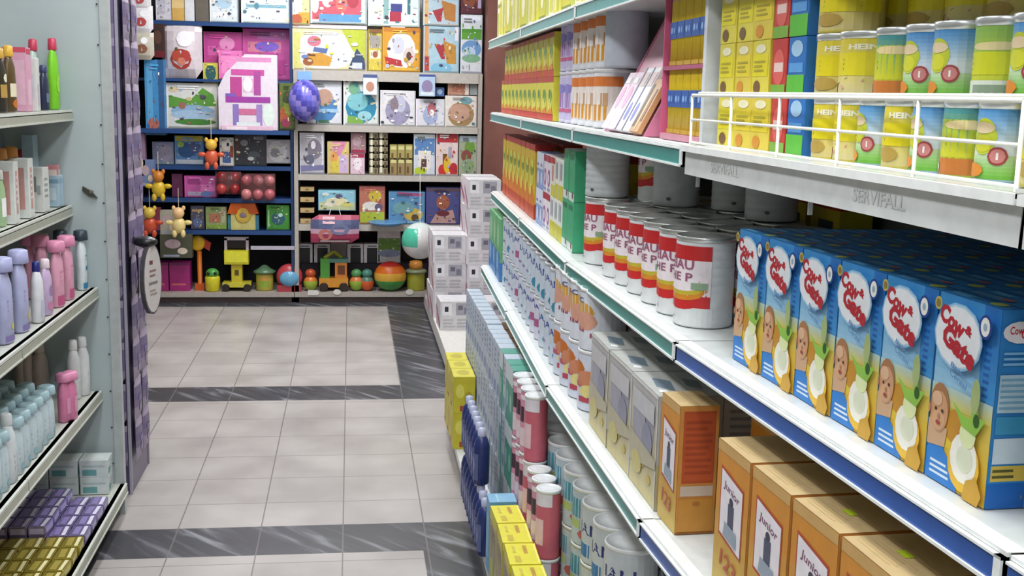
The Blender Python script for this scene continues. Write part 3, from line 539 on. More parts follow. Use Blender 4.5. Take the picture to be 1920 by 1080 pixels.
orgl = [('r', 0, 0, 1, 1, '#cc8a3a'), ('r', .3, .7, .7, .9, '#d9d3a0')]
ORG = carton('orange_carton', .135, .115, .245, '#c78b3a', orgf, right=orgs, left=orgl, top=orgt, b=.002)
ORGN = carton('orange_carton', .105, .075, .245, '#c78b3a', orgf, right=orgs, left=orgl, top=orgt, b=.002)
rplace(ORGN, L4, Z4, 2.02, .03+.04, 'slim orange carton showing its red back panel, beside silver cartons', 'carton', 'orange cartons on the fourth shelf', 0)
tag_t = [('r', .4, .38, .58, .50, '#b6cc2c')]
ORGT = carton('orange_carton', .135, .115, .245, '#c78b3a', orgf, right=orgs, left=orgl, top=orgt+tag_t, b=.002)
for r in range(4):
    for i in range(6 if r == 0 else 8):
        y = .985+.145*i
        if (i == 7 and r < 2): continue
        t = ORGT if (i in (2, 3) and r in (0, 1)) else ORG
        rplace(t, L4, Z4, y+(.01*r), .03+.06+.119*r, 'tall orange carton with white bottle label, %s in the %s' % (spot_words(i, 6 if r == 0 else 8), RW[r]), 'carton', 'orange cartons on the fourth shelf', .012)
# ---- base deck
def bplace(t, x, y, z, label, cat, group, jit=.05, rz=-PI/2): return place(t, (x, y, z+.0015), rz+random.uniform(-jit, jit), label, cat, group)
cA = [('r', 0, 0, 1, 1, '#cfd6da'), ('t', 'NAN', .5, .62, .55, .2, '#2f3a78'), ('r', .25, .1, .6, .34, '#2e78b8'), ('x', .2, .38, .8, .48, 2, '#7f8aa8')]
cB = [('r', 0, 0, 1, 1, '#c3d2da'), ('r', .1, .5, .6, .86, '#4c9ab0'), ('r', .15, .3, .6, .46, '#b8cc7a'), ('e', .7, .2, .14, .1, '#c86a6a')]
cC = [('r', 0, 0, 1, 1, '#d98ca0'), ('r', .1, .1, .5, .7, '#c02a40'), ('r', .1, .78, .5, .9, '#2a2530'), ('x', .55, .2, .9, .7, 4, '#b05a74')]
cD = [('r', 0, 0, 1, 1, '#d3c8d0'), ('r', .1, .6, .4, .86, '#33304a'), ('r', .5, .5, .9, .62, '#c86a88'), ('x', .1, .15, .9, .4, 3, '#9a9ab0')]
CANS = {k: can('tall_milk_can', .062, .155, {'A': '#c6cace', 'B': '#c3cbd0', 'C': '#c98a9a', 'D': '#c8c6cc'}[k], f, lid='#f4f6f8:plast', label_arc=PI*1.1) for k, f in zip('ABCD', (cA, cB, cC, cD))}
CW = {'A': 'navy lettered white', 'B': 'teal and white', 'C': 'pink and red', 'D': 'pale grey'}
order = 'AAABBBBDCCDCD'
for r in range(2):
    for k in range(3):
        for i in range(13):
            if r == 1 and k < 2 and i > 4: continue
            key = order[i] if k < 2 or i < 7 else 'DDDCDD'[i-7]
            bplace(CANS[key], .645+.131*r, 2.46+.131*i, Z0+.156*k, '%s milk can on bottom deck, %s layer, %s in %s' % (CW[key], ['lowest', 'middle', 'top'][k], spot_words(i, 13), RW[r]), 'can', 'milk cans stacked on the bottom deck', .35, rz=-PI/2+.45)
for k in range(2):
    for i in range(8): bplace(CANS['D'], .776, 2.46+.131*(i+5), Z0+.156*k, 'pale milk can in the second row under the top layer, %s, %s layer' % (spot_words(i, 8), ['lowest', 'middle'][k]), 'can', 'milk cans stacked on the bottom deck', .3)
brn = carton('brown_carton', .16, .22, .22, '#8a6a42', [('r', .1, .2, .9, .8, '#a07c4c')], top=[('r', 0, .46, 1, .54, '#a98650'), ('x', .1, .1, .9, .4, 3, '#7a5a30')])
for k in range(2):
    for i in range(6):
        bplace(brn, .72, 4.20+.175*i, Z0+.221*k, 'brown cardboard carton on the bottom deck, %s layer, %s' % (['lower', 'upper'][k], spot_words(i, 6)), 'carton', 'brown cardboard cartons', .02)
mix = {'g': carton('slim_carton', .075, .06, .20, '#4f9a88', [('r', 0, .7, 1, 1, '#cfd8dc'), ('e', .5, .4, .3, .15, '#8cc0b0')]), 'w': carton('slim_carton', .075, .06, .20, '#b9c4d2', [('r', .2, .1, .8, .3, '#7a8ab8'), ('x', .2, .5, .8, .9, 4, '#8a92b0')]), 'p': can('slim_can', .034, .20, '#cf8fa4', [('r', 0, .3, .45, .8, '#b0304a'), ('r', .5, .1, .9, .4, '#e6d2da'), ('r', .1, .86, .9, .94, '#e9dfe6'), ('r', .5, .5, .7, .75, '#4a3440')], lid='#eceef0:plast'), 'r': can('slim_can', .034, .20, '#c0606f', [('r', .3, .2, .8, .6, '#e3c0c8'), ('r', 0, .8, 1, 1, '#d9d3dc'), ('r', .1, .3, .4, .7, '#b02038')], lid='#eceef0:plast')}
MW = {'g': 'teal', 'w': 'blue grey', 'p': 'pink', 'r': 'crimson'}
mo = 'rpprpppggwgwwwww'
for k in range(3):
    for i in range(16):
        if k == 2 and i < 3: continue
        bplace(mix[mo[i]], .548, 3.02+.083*i, Z0+.201*k, '%s slim pack before the milk cans, %s layer, %s' % (MW[mo[i]], ['lowest', 'middle', 'top'][k], spot_words(i, 16)), 'carton', 'slim cartons along the bottom deck', .06)
for k in range(3):
    for i in range(9):
        bplace(mix['w'], .552, 4.37+.09*i, Z0+.201*k, 'blue grey slim carton at the far end, %s layer, %s' % (['lowest', 'middle', 'top'][k], spot_words(i, 9)), 'carton', 'slim cartons along the bottom deck', .03)
navy = bottle('navy_bottle', [(.022, 0), (.026, .004), (.027, .13), (.020, .155), (.012, .165)], '#27346a:plast', [(.013, .163), (.014, .166), (.014, .19), (.004, .193)], '#b9bed8:plast', sx=1, sy=1, front=[('r', .1, .1, .9, .8, '#5a6392'), ('e', .5, .5, .2, .2, '#8c93b8')], fr=(.027, .13, .004))
for r in range(2):
    for i in range(9):
        if r == 1 and i < 2: continue
        bplace(navy, .432, 3.52+.068*i, Z0+.194*r, 'small navy bottle with pale cap beside the slim cartons, %s, %s' % (['standing on the deck', 'stacked above'][r], spot_words(i, 9)), 'bottle', 'navy bottles on the bottom deck')
blb = carton('light_blue_carton', .08, .085, .235, '#6fa8cc', [('r', .1, .2, .9, .8, '#8fc0dc')], top=[('r', 0, 0, 1, 1, '#7fb2d2'), ('r', .1, .3, .9, .36, '#a5cbe0')])
bplace(blb, .468, 3.40, Z0, 'light blue carton between navy bottles and yellow cartons', 'carton', None, 0)
ylf = [('r', 0, 0, 1, 1, '#b7ab84'), ('r', 0, .86, 1, 1, '#d8cc3c'), ('e', .5, .5, .35, .25, '#a59a7c'), ('e', .4, .25, .2, .15, '#b9c04a'), ('x', .1, .6, .9, .8, 3, '#8f8570')]
yls = [('r', 0, 0, 1, 1, '#c3b24e'), ('r', 0, .9, 1, 1, '#dbd12c'), ('r', .1, .5, .7, .86, '#c98a2c'), ('r', .15, .2, .8, .45, '#b8ab80')]
ylt = [('r', 0, 0, 1, 1, '#dcd433'), ('r', .1, .55, .5, .68, '#b8902c'), ('r', .6, .2, .9, .4, '#c6b02c'), ('r', .05, .92, .95, .97, '#eee67a'), ('r', .15, .2, .45, .3, '#c9b83a')]
yl = carton('yellow_carton', .145, .085, .235, '#cfc43a', ylf, right=yls, left=yls, top=ylt)
for i in range(6): bplace(yl, .468, 2.50+.152*i, Z0, 'yellow topped carton at the aisle edge of the bottom deck, %s' % spot_words(i, 6), 'carton', 'yellow cartons on the bottom deck', .03)
yst = carton('yellow_pack', .15, .09, .155, '#c9bd34', [('r', 0, 0, 1, 1, '#cdc13a'), ('e', .5, .5, .36, .3, '#bfae30'), ('r', .1, .05, .5, .16, '#a8502c')], right=[('r', 0, 0, 1, 1, '#c6b930'), ('e', .3, .6, .2, .2, '#dcd25c'), ('e', .7, .4, .2, .2, '#a89a2c'), ('r', .3, .05, .6, .2, '#a04a30')], top=[('r', 0, 0, 1, 1, '#d4c93c'), ('e', .5, .5, .3, .3, '#b9ad30')])
for k in range(2):
    for i in range(3): bplace(yst, .472, 4.72+.155*i+.0, Z0+.156*k, 'yellow pack at the aisle edge near the milk cartons, %s layer, %s' % (['lower', 'upper'][k], spot_words(i, 3)), 'pack', 'yellow packs at the aisle edge', .02)
# ---- low platform with white milk cartons at the far right
b = B().box(.545, 1.5, 5.37, 8.5, .03, Z0, '#d8d4cf').box(.56, 1.5, 5.37, 8.5, 0, .03, '#6e6a68'); T_ = T('display_platform', b); place(T_, (0, 0, 0), 0, 'low cream platform under the stacked white cartons', 'platform')
wf = [('r', 0, 0, 1, 1, '#d9d6da'), ('r', .06, .52, .34, .94, '#eceaf0'), ('r', .13, .64, .24, .82, '#2c2c34'), ('r', .46, .52, .88, .94, '#a6a4b0'), ('r', .52, .7, .66, .86, '#6c6a78'), ('r', .70, .56, .84, .78, '#7f7d8c'), ('x', .08, .08, .46, .42, 3, '#bcbac0'), ('x', .5, .08, .9, .42, 3, '#b8b6bc')]
wl = [('r', 0, 0, 1, 1, '#d9cdd4'), ('p', [(0,.55),(1,.0),(1,.2),(0,.75)], '#a0506c'), ('p', [(0,.4),(1,.0),(.9,.0),(0,.32)], '#cfa0b0')]
wm = carton('white_milk_carton', .215, .24, .185, '#d9d6d6', wf, left=wl, right=wl, top=[('r', .1, .1, .9, .9, '#cfccd0'), ('r', .0, .47, 1, .53, '#e3e0e4')])
nq = 0
for (xc, yc, n, nmq) in ((.665, 7.22, 1, 'front left stack'), (.885, 7.22, 1, 'front right stack'), (.645, 7.62, 3, 'middle left stack'), (.865, 7.56, 5, 'middle right stack'), (.645, 7.9, 3, 'rear left stack'), (.865, 7.85, 5, 'rear right stack'), (1.09, 7.3, 3, 'outer front stack')):
    for k in range(n):
        nq += 1; place(wm, (xc+random.uniform(-.006, .006), yc, Z0+.1855*k), random.uniform(-.03, .03), 'white milk carton with dark printed squares in the %s, %s from the bottom' % (nmq, ORD[k]), 'carton', 'stacked white milk cartons')
orw = carton('white_milk_carton', .215, .24, .185, '#d9d6d6', wf+[('e', .75, .2, .2, .2, '#dd9a3c'), ('e', .8, .3, .1, .1, '#a8c05a')], left=wl)
place(orw, (1.09, 7.3, Z0+.1855*3), 0, 'white carton with orange fruit print on top of the outer stack', 'carton', 'stacked white milk cartons')
# @@LEFT
# ================================================================== LEFT SHELVES
LX = {1: (-.985, 1.51), 2: (-1.0, 1.17), 3: (-.92, .87), 4: (-.92, .48), 0: (-.84, .12)}
LBK, LY1 = -1.45, 4.30
LPOS = ['nearest the camera', 'in the middle', 'at the far end against the end panel']
for i, (y0, y1) in enumerate(((1.3, 2.3), (2.3, 3.3), (3.3, 4.3))):
    root = bpy.data.objects.new('shelving_unit', None); C.objects.link(root)
    root['label'] = 'pale grey shelving bay left of the aisle, ' + LPOS[i]; root['category'] = 'shelf'; root['group'] = 'left hand shelving bays'
    def part(name, b, par=root):
        o = bpy.data.objects.new(name, b.mesh(name)); C.objects.link(o); o.parent = par; return o
    part('back_panel', B().box(LBK-.012, LBK, y0, y1, 0, 2.3, '#8a8c84:matte'))
    for k, (x, z) in LX.items():
        b = B().box(LBK, x, y0+.002, y1-.002, z-.03, z, '#c9cbc2:plast'); b.box(x-.02, x, y0+.002, y1-.002, z-.038, z, '#b9bbb0:plast')
        b.box(x-.004, x+.004, y0+.002, y1-.002, z-.006, z+.002, '#d9dbd3:plast')
        d = part('base_deck' if k == 0 else 'shelf', b)
        part('price_rail', B().box(x+.0005, x+.005, y0+.004, y1-.004, z-.032, z-.009, '#a9aa9c:plast').box(x+.0005, x+.008, y0+.004, y1-.004, z-.036, z-.031, '#c9cbc2:plast'), d)
    part('kick_plate', B().box(LBK, -.90, y0, y1, 0, .088, '#3c3f52:plast'))
ep = B().box(LBK-.02, -.862, 4.302, 4.325, 0, 2.5, paint_mat('panel_blue_grey', '#a9b7ba', '#b9c4c6', 3, .55))
panel = T('end_panel', ep, [T('edge_trim', B().box(-.878, -.846, 4.296, 4.330, 0, 2.5, '#b4babb:plast')), T('screws', B())][:1])
po = place(panel, (0, 0, 0), 0, 'pale blue grey end panel closing the left shelving, with screw heads along its edge', 'panel')
for k in range(16):
    z = .2+.14*k; o = bpy.data.objects.new('screw', B().ell((-.885, 4.297, z), (.0035, .002, .0035), '#4a4c4c:metal', 8, 5).mesh('screw')); C.objects.link(o); o.parent = po
place(T('panel_latch', B().prism([(-.955, 1.24), (-.925, 1.222), (-.905, 1.198), (-.935, 1.205), (-.957, 1.225)], 'y', 4.288, 4.30, '#55564e:metal').tube((-.925, 4.299, 1.222), (-.925, 4.282, 1.222), .006, '#8a8a80:metal')), (0, 0, 0), 0, 'small dark metal latch screwed to the end panel', 'latch')
def yat(px, X, z):
    lo, hi = .8, 12
    for _ in range(40):
        m_ = (lo+hi)/2
        if (pj(X, m_, z)[0] < px) == (X < 0.2): lo = m_
        else: hi = m_
    return lo
def lput(t, px, k, off, label, cat, group, dz=0, rz=PI/2):
    X = LX[k][0]-off; z = LX[k][1]+.0025
    return place(t, (X, min(4.25, yat(px, X, z)), z+dz), rz+random.uniform(-.1, .1), label, cat, group)
def shampoo(body, cap, h=.2, r=.03, art_=None, sy=.6, cone=False, name='shampoo_bottle', capr=.5):
    hb = h*.84
    prof = [(r*.9, 0), (r, .006), (r, hb*.55), (r*.93, hb*.8), (r*.6, hb*.96), (r*.45, hb)]
    if cone: prof = [(r*.72, 0), (r*.8, .01), (r, hb*.5), (r*.98, hb*.85), (r*.55, hb*.98), (r*.4, hb)]
    return bottle(name, prof, body+':plast', [(r*capr*.95, hb-.002), (r*capr, hb), (r*capr*.92, h-.004), (r*capr*.6, h)], cap+':plast', 1, sy, art_ or [('r', .2, .2, .8, .7, '#ffffff')], (r, hb*.8, .006))
s_green = shampoo('#7fd02c', '#c8405c', .245, .030, [('e', .5, .5, .25, .2, '#9be04a'), ('x', .3, .3, .7, .6, 3, '#5aa82a')])
s_grey = shampoo('#b9c8c0', '#c8405c', .24, .030, [('e', .5, .5, .25, .2, '#d9e2dc')])
s_navy = shampoo('#27304e', '#3a4468', .15, .026, [('r', .2, .2, .8, .5, '#6a7494')])
c_pink = carton('toiletry_box', .07, .05, .20, '#dba0bc', [('r', .1, .1, .9, .5, '#e6bccf'), ('r', .1, .9, .9, .98, '#c8405c')], left=[('r', .1, .1, .9, .8, '#e3b4ca'), ('r', 0, .92, 1, 1, '#cf4a64')])
c_wht = carton('toiletry_box', .05, .04, .17, '#d9dad8', [('r', .1, .1, .9, .5, '#c9c0cc')], left=[('r', .2, .2, .8, .7, '#cfd2d4')])
s_blk = shampoo('#2e2a24', '#c9a04a', .19, .030, [('r', .1, .3, .9, .6, '#b8924a'), ('e', .5, .75, .2, .1, '#e8e0c8')]); s_gold = shampoo('#5a4628', '#e0b040', .2, .030, [('r', .1, .3, .9, .6, '#e6dcc0'), ('e', .5, .15, .3, .1, '#c8702c')])
G1 = 'toiletries on the top left shelf'
for px, off, t, lb, ct in [(112, .045, s_green, 'bright green shampoo bottle with red cap, last on the top left shelf', 'bottle'), (92, .11, s_grey, 'pale grey green bottle with red cap behind the green one', 'bottle'), (84, .04, s_navy, 'short dark navy bottle left of the green shampoo', 'bottle'), (62, .05, c_wht, 'slim white box beside the pink box on the top left shelf', 'box'), (42, .06, c_pink, 'pink box with red top on the top left shelf', 'box'), (20, .045, s_gold, 'brown and gold bottle left of the pink box', 'bottle'), (2, .045, s_blk, 'black bottle with gold cap at the frame edge', 'bottle'), (28, .14, c_pink, 'pink box with red top behind the gold bottle', 'box'), (6, .14, c_pink, 'pink box with red top behind the black bottle', 'box'), (-18, .045, s_gold, 'brown and gold bottle cut off by the frame', 'bottle')]:
    lput(t, px, 1, off, lb, ct, G1)
wb = carton('lotion_box', .065, .045, .19, '#e0e2e0', [('r', .3, .15, .7, .85, '#cf9a94'), ('x', .35, .3, .65, .8, 5, '#f0e6e4')], left=[('r', .3, .15, .7, .85, '#cf9a94')])
wp = carton('lotion_box', .06, .045, .15, '#d9dad8', [('x', .2, .3, .8, .8, 4, '#9aa0a0')], left=[('r', .2, .45, .5, .8, '#7f8a88'), ('r', .55, .4, .8, .6, '#a0a8a8')])
rt = carton('cream_tube_box', .05, .04, .145, '#cf8a94', [('r', 0, .1, 1, .6, '#b8505c'), ('r', .1, .65, .9, .9, '#e0cfc8')], left=[('r', .05, .1, .95, .6, '#b8505c'), ('r', .1, .65, .9, .9, '#e0cfc8')])
lbx = carton('cream_tube_box', .055, .04, .11, '#a9c3d4', [('r', 0, .75, 1, .9, '#8fb0c4')], left=[('r', 0, .75, 1, .88, '#7f9fb4'), ('r', .2, .2, .8, .6, '#c0d4e0')])
lbt = carton('cream_tube_box', .055, .04, .25, '#9fb9c8', [('r', .1, .1, .9, .5, '#b4c9d4')], left=[('r', .1, .1, .9, .5, '#b4c9d4')])
s_red = shampoo('#e2d8d4', '#c03c4c', .20, .03, capr=.8); s_or = shampoo('#e6dcd2', '#d8924a', .215, .032, capr=.8); s_gr = shampoo('#a9c89a', '#dfe2dc', .17, .026)
G2 = 'boxes and bottles on the second left shelf'
for px, off, t, lb, ct in [(132, .04, lbx, 'small pale blue box at the far end of the second left shelf', 'box'), (112, .12, lbt, 'tall pale blue box behind the red box', 'box'), (104, .045, rt, 'red and pink box on the second left shelf', 'box'), (76, .045, wp, 'white box with grey print on the second left shelf', 'box'), (84, .14, s_red, 'white bottle with red cap behind the grey printed box', 'bottle'), (48, .045, wb, 'tall white box with pink panel, farther of two', 'box'), (20, .045, wb, 'tall white box with pink panel, nearer of two', 'box'), (50, .14, s_red, 'white bottle with red cap behind the tall white boxes', 'bottle'), (24, .15, s_or, 'white bottle with orange cap behind the tall white boxes', 'bottle'), (2, .05, s_gr, 'small green bottle at the frame edge, second left shelf', 'bottle'), (4, .15, s_or, 'white bottle with orange cap at the frame edge', 'bottle'), (70, .24, lbt, 'tall pale blue box at the back of the second left shelf', 'box')]:
    lput(t, px, 2, off, lb, ct, G2)
s_lav = shampoo('#b6b8de', '#b0b2dc', .245, .042, [('e', .5, .25, .1, .06, '#d9d47a'), ('x', .25, .5, .75, .75, 3, '#8f8fc4'), ('r', .1, 0, .9, .1, '#8a7cb4')], .55, capr=.72)
s_pnk = shampoo('#e3a3bd', '#d88aac', .22, .034, [('r', .1, 0, .9, .22, '#c85a8a'), ('x', .3, .5, .7, .8, 3, '#d07a9c')], .6, capr=.9)
s_lil = shampoo('#ccb4d8', '#e6d4de', .18, .030, [('e', .5, .6, .2, .15, '#a884b8'), ('r', .2, .1, .8, .3, '#d88ab0')], .6)
s_wb = shampoo('#e4e4ea', '#28307c', .19, .024, [('r', .2, .1, .8, .5, '#c9cce0')], .8)
s_wbl = shampoo('#dfe8ee', '#33404c', .215, .030, [('r', .05, 0, .95, .14, '#2f86b8'), ('r', .3, .45, .7, .55, '#2f7f9f'), ('x', .25, .6, .75, .85, 3, '#8fa8b4')], .6, capr=.85)
jarc = can('cream_jar', .035, .10, '#dcc8d0', [('r', .1, .3, .9, .7, '#c8a4b4')], lid='#e6dcd8:plast')
G3 = 'lotions on the third left shelf'
for px, off, t, lb, ct in [(157, .04, s_wbl, 'white and blue lotion bottle with dark cap, last on the third left shelf', 'bottle'), (150, .11, s_wbl, 'white and blue lotion bottle standing behind its twin', 'bottle'), (128, .045, s_pnk, 'pink lotion bottle, farther of the two in front', 'bottle'), (109, .045, s_pnk, 'pink lotion bottle, nearer of the two in front', 'bottle'), (88, .045, s_lil, 'lilac and pink bottle between pink and lavender bottles', 'bottle'), (72, .04, s_wb, 'slim white bottle with navy cap next to the lavender ones', 'bottle'), (40, .055, s_lav, 'large lavender bottle, farthest of the lavender row', 'bottle'), (10, .055, s_lav, 'large lavender bottle in the middle of the lavender row', 'bottle'), (-22, .055, s_lav, 'large lavender bottle cut by the frame edge', 'bottle'), (94, .19, jarc, 'cream jar at the back of the third left shelf', 'jar'), (60, .17, s_pnk, 'pink lotion bottle behind the white slim bottle', 'bottle'), (80, .13, s_pnk, 'pink lotion bottle in the second row of the third left shelf', 'bottle')]:
    lput(t, px, 3, off, lb, ct, G3)
place(jarc, (LX[3][0]-.19, min(4.25, yat(94, LX[3][0]-.19, LX[3][1])), LX[3][1]+.1035), 0, 'second cream jar stacked on the first', 'jar', G3)
s_tall = shampoo('#e6e8ea', '#eceef0', .215, .030, [('x', .3, .3, .7, .6, 2, '#cfd3d6')], .8, capr=.55)
s_brn = shampoo('#c9b8ae', '#d3c4bb', .19, .036, [('r', .3, .3, .7, .5, '#b8a89e')], .8)
s_pk2 = shampoo('#d87fa6', '#e08fb4', .165, .030, [('r', .2, .2, .8, .7, '#e3a0c0')], .7, capr=.9)
s_ltb = shampoo('#cfe0e8', '#a9c6cf', .17, .032, [('x', .25, .3, .75, .7, 3, '#8aa4c0'), ('e', .5, .15, .2, .08, '#9ac4d0')], .7, capr=.9)
s_wht = shampoo('#e0e6ea', '#e6eaec', .20, .034, [('x', .3, .2, .7, .6, 3, '#a9b4c8')], .7)
G4 = 'bottles on the fourth left shelf'
for px, off, t, lb in [(163, .05, s_tall, 'tall white bottle, last on the fourth left shelf'), (140, .07, s_tall, 'tall white bottle, second from the far end of the fourth left shelf'), (134, .02, s_pk2, 'pink bottle, farther of two on the fourth left shelf'), (122, .035, s_pk2, 'pink bottle, nearer of two on the fourth left shelf'), (100, .20, s_brn, 'beige bottle in the back row, farther one'), (72, .24, s_brn, 'beige bottle in the back row, middle one'), (48, .26, s_brn, 'beige bottle in the back row, nearer one')]:
    lput(t, px, 4, off, lb, 'bottle', G4)
for r in range(3):
    for i in range(11):
        X = -.965-.07*r; lb = 'pale blue white bottle on the fourth left shelf, %s in the %s' % (spot_words(i, 11), RW[r])
        place(s_wht if (r == 0 and i == 4) else s_ltb, (X, 3.0+.072*i+.03*r, .4825), PI/2+random.uniform(-.2, .2), lb, 'bottle', 'pale blue bottles on the fourth left shelf')
tub = carton('wipes_box', .09, .10, .065, '#d3dcdc', [('r', .1, .15, .5, .5, '#6fa6a8'), ('x', .55, .2, .9, .8, 3, '#a9bcc0')], left=[('r', .1, .1, .6, .45, '#6fa6a8'), ('r', .1, .6, .9, .7, '#b4c4c8')], top=[('r', .2, .2, .8, .8, '#e0e6e6')])
for i in range(4):
    for k in range(2):
        place(tub, (-.93-.105*i, 4.22, .1225+.0655*k), PI/2+random.uniform(-.03, .03), 'white and teal wipes box against the end panel, %s layer, %s from the aisle' % (['lower', 'upper'][k], ORD[i]), 'box', 'white and teal wipes boxes')
soap = carton('soap_pack', .085, .055, .032, '#a99ccf:foil', [('r', .1, .2, .9, .8, '#c3b8e2'), ], left=[('r', .1, .2, .9, .8, '#c3b8e2')], top=[('r', .05, .1, .95, .32, '#e3dcf2'), ('r', .1, .45, .9, .8, '#8f80b8')])  # pale strip on top is a highlight put into the colour
gold = carton('soap_pack', .085, .055, .032, '#c2b04a:foil', [('r', .1, .2, .9, .8, '#d9cc7a')], left=[('r', .1, .2, .9, .8, '#d9cc7a')], top=[('r', .05, .1, .95, .3, '#ece3b0'), ('r', .1, .45, .9, .8, '#a3923a')])  # same painted highlight strip on the gold top
for i in range(4):
    for j in range(8):
        for k in range(2 if j > 1 else 1):
            place(soap, (-.885-.0605*j, 3.74+.0935*i, .1225+.0325*k), PI/2+random.uniform(-.05, .05), 'lilac soap pack on left base deck, %s layer, %s row from aisle, %s' % (['lower', 'upper'][k], ORD[j], spot_words(i, 4)), 'soap', 'lilac soap packs')
for i in range(5):
    for j in range(8):
        place(gold, (-.885-.0605*j, 3.27+.0935*i, .1225), PI/2+random.uniform(-.05, .05), 'gold soap pack on left base deck, %s row from aisle, %s' % (ORD[j], spot_words(i, 5)), 'soap', 'gold soap packs')
# ---- purple display column and round sign
col = B().box(-.985, -.862, 4.52, 4.90, 0.0, 2.5, '#5b5372:plast')
place(T('display_column', col, [T('corner_post', B().box(-.868, -.858, 4.510, 4.522, 0, 2.5, '#a9a3b4:plast')), T('corner_post', B().box(-.868, -.858, 4.90, 4.912, 0, 2.5, '#b4a4b0:plast')), T('black_gap_strip', B().box(-.992, -.985, 4.50, 4.53, 0, 2.5, '#17161c:plast'))]), (0, 0, 0), 0, 'dark purple display column behind the grey end panel', 'column')  # black strip stands for the dark gap between end panel and column
def pouch(name, w, h, t, key, art_=()):
    b = B(); n, m_ = 6, 6; G = {}
    for sgn in (-1, 1):
        for a in range(n+1):
            for c in range(m_+1):
                u, v = a/n, c/m_; bul = t/2*(math.sin(PI*u)*math.sin(PI*v))**.5 if 0 < u < 1 and 0 < v < 1 else 0
                G[(sgn, a, c)] = (-w/2+u*w, sgn*bul, v*h)
        for a in range(n):
            for c in range(m_):
                b.face([G[(sgn, a, c)], G[(sgn, a+1, c)], G[(sgn, a+1, c+1)], G[(sgn, a, c+1)]], key[(a+c) % len(key)] if isinstance(key, list) and False else (key if isinstance(key, str) else key[min(len(key)-1, c*len(key)//m_)]), True)
    fr = Frame(lambda u, v, nn: (-w/2+u*w, -(t/2*(max(0.0, math.sin(PI*u)*math.sin(PI*v)))**.5)-nn, v*h), w, h, True)
    b.art(fr, art_, base=.0015, step=.0006); return T(name, b)
vp = pouch('purple_pouch', .13, .168, .022, ['#9a8ca8', '#7a6c8c', '#6f6288', '#74678c', '#a99ab4'], [('r', .3, .45, .7, .6, '#7f74a4'), ('e', .5, .3, .15, .1, '#a398bc')])
for c in range(2):
    for k in range(13):
        place(vp, (-.847, 4.62+.16*c, .12+.165*k), PI/2+random.uniform(-.06, .06), 'purple foil pouch hanging on the display column, %s from the bottom, %s strip' % (nth(k), ['nearer', 'farther'][c]), 'pouch', 'purple pouches on the display column')
vq = pouch('purple_pouch', .11, .168, .02, ['#8a7c9a', '#665a7c', '#6c6086', '#9a8ca8'], [('r', .3, .45, .7, .6, '#7f74a4')])
for k in range(13):
    place(vq, (-.925, 4.505, .12+.165*k), random.uniform(-.06, .06), 'purple foil pouch on the camera side of the display column, %s from the bottom' % nth(k), 'pouch', 'purple pouches on the display column')
sg = B().prism([(.075*math.cos(2*PI*q/20), .14*math.sin(2*PI*q/20)) for q in range(20)], 'x', -.008, .008, '#4a464c:plast')
# face on both sides
fr = Frame(lambda u, v, n: (-.008-n, .085-u*.17, -.14+v*.28), .17, .28)
fc = B().prism([(.068*math.cos(2*PI*q/20), .132*math.sin(2*PI*q/20)) for q in range(20)], 'x', -.0095, -.008, '#cfc8c8:plast').art(Frame(lambda u, v, n: (-.0095-n, .068-u*.136, -.132+v*.264), .136, .264), [('r', .3, .72, .5, .78, '#6a3038'), ('x', .3, .52, .7, .66, 2, '#8f6a6c'), ('r', .25, .42, .75, .46, '#7a7674'), ('x', .3, .25, .7, .36, 2, '#9a8a84')])
o = place(T('round_sign', sg, [T('sign_face', fc), T('bracket', B().tube((0, 0, .12), (.0775, -.009, .15), .012, '#1c1b20:plast').ell((.02, 0, .145), (.05, .04, .022), '#1a191e:plast'))]), (-.772, 4.56, .86), math.radians(162), 'oval grey hanging sign with dark rim fixed to the purple column', 'sign')
# ================================================================== BACK WALL
YB = 8.75
def unit(name, lab, x0, x1, zs, th, key, lipkey, bk, ztop, up, yb=YB, group=None):
    root = bpy.data.objects.new(name, None); C.objects.link(root); root['label'] = lab; root['category'] = 'shelf'
    def part(n, b): o = bpy.data.objects.new(n, b.mesh(n)); C.objects.link(o); o.parent = root
    part('back_panel', B().box(x0, x1, 9.20, 9.215, 0, ztop, bk))
    part('side_panel', B().box(x0, x0+up, yb, 9.20, 0, ztop, key)); part('side_panel', B().box(x1-up, x1, yb, 9.20, 0, ztop, key))
    for z, t in zip(zs, th):
        yf = yb-(.14 if z == 1.30 else 0); part('shelf', B().box(x0+up, x1-up, yf-.004, 9.20, z-.02, z, key).box(x0+up, x1-up, yf-.006, yf+.012, z-t, z, lipkey))
    part('base_deck', B().box(x0, x1, yb-.03, 9.20, .045, .08, '#b3a8a0:plast').box(x0, x1, yb, 9.20, 0, .045, '#5a4c4a:plast'))
unit('display_shelf', 'cream shelf unit against the back wall beside the brown pillar', -.42, .985, [1.745, 1.345, .975, .60], [.075, .05, .045, .05], '#b5aea5:plast', '#bdb6ae:plast', '#2c2226:matte', 1.745, .03)
unit('display_shelf', 'dark blue shelf unit full of toys at the back left', -1.72, -.425, [2.07, 1.66, 1.30, 1.03, .79, .55], [.03, .02, .032, .032, .034, .034], '#1f3560:plast', '#26477c:plast', '#15151f:matte', 2.4, .02)
unit2 = None
def shade(k, f):
    h = k.lstrip('#').split(':')[0]
    return '#%02x%02x%02x' % tuple(min(255, int(round(int(h[i:i+2], 16)*f/12)*12)) for i in (0, 2, 4))
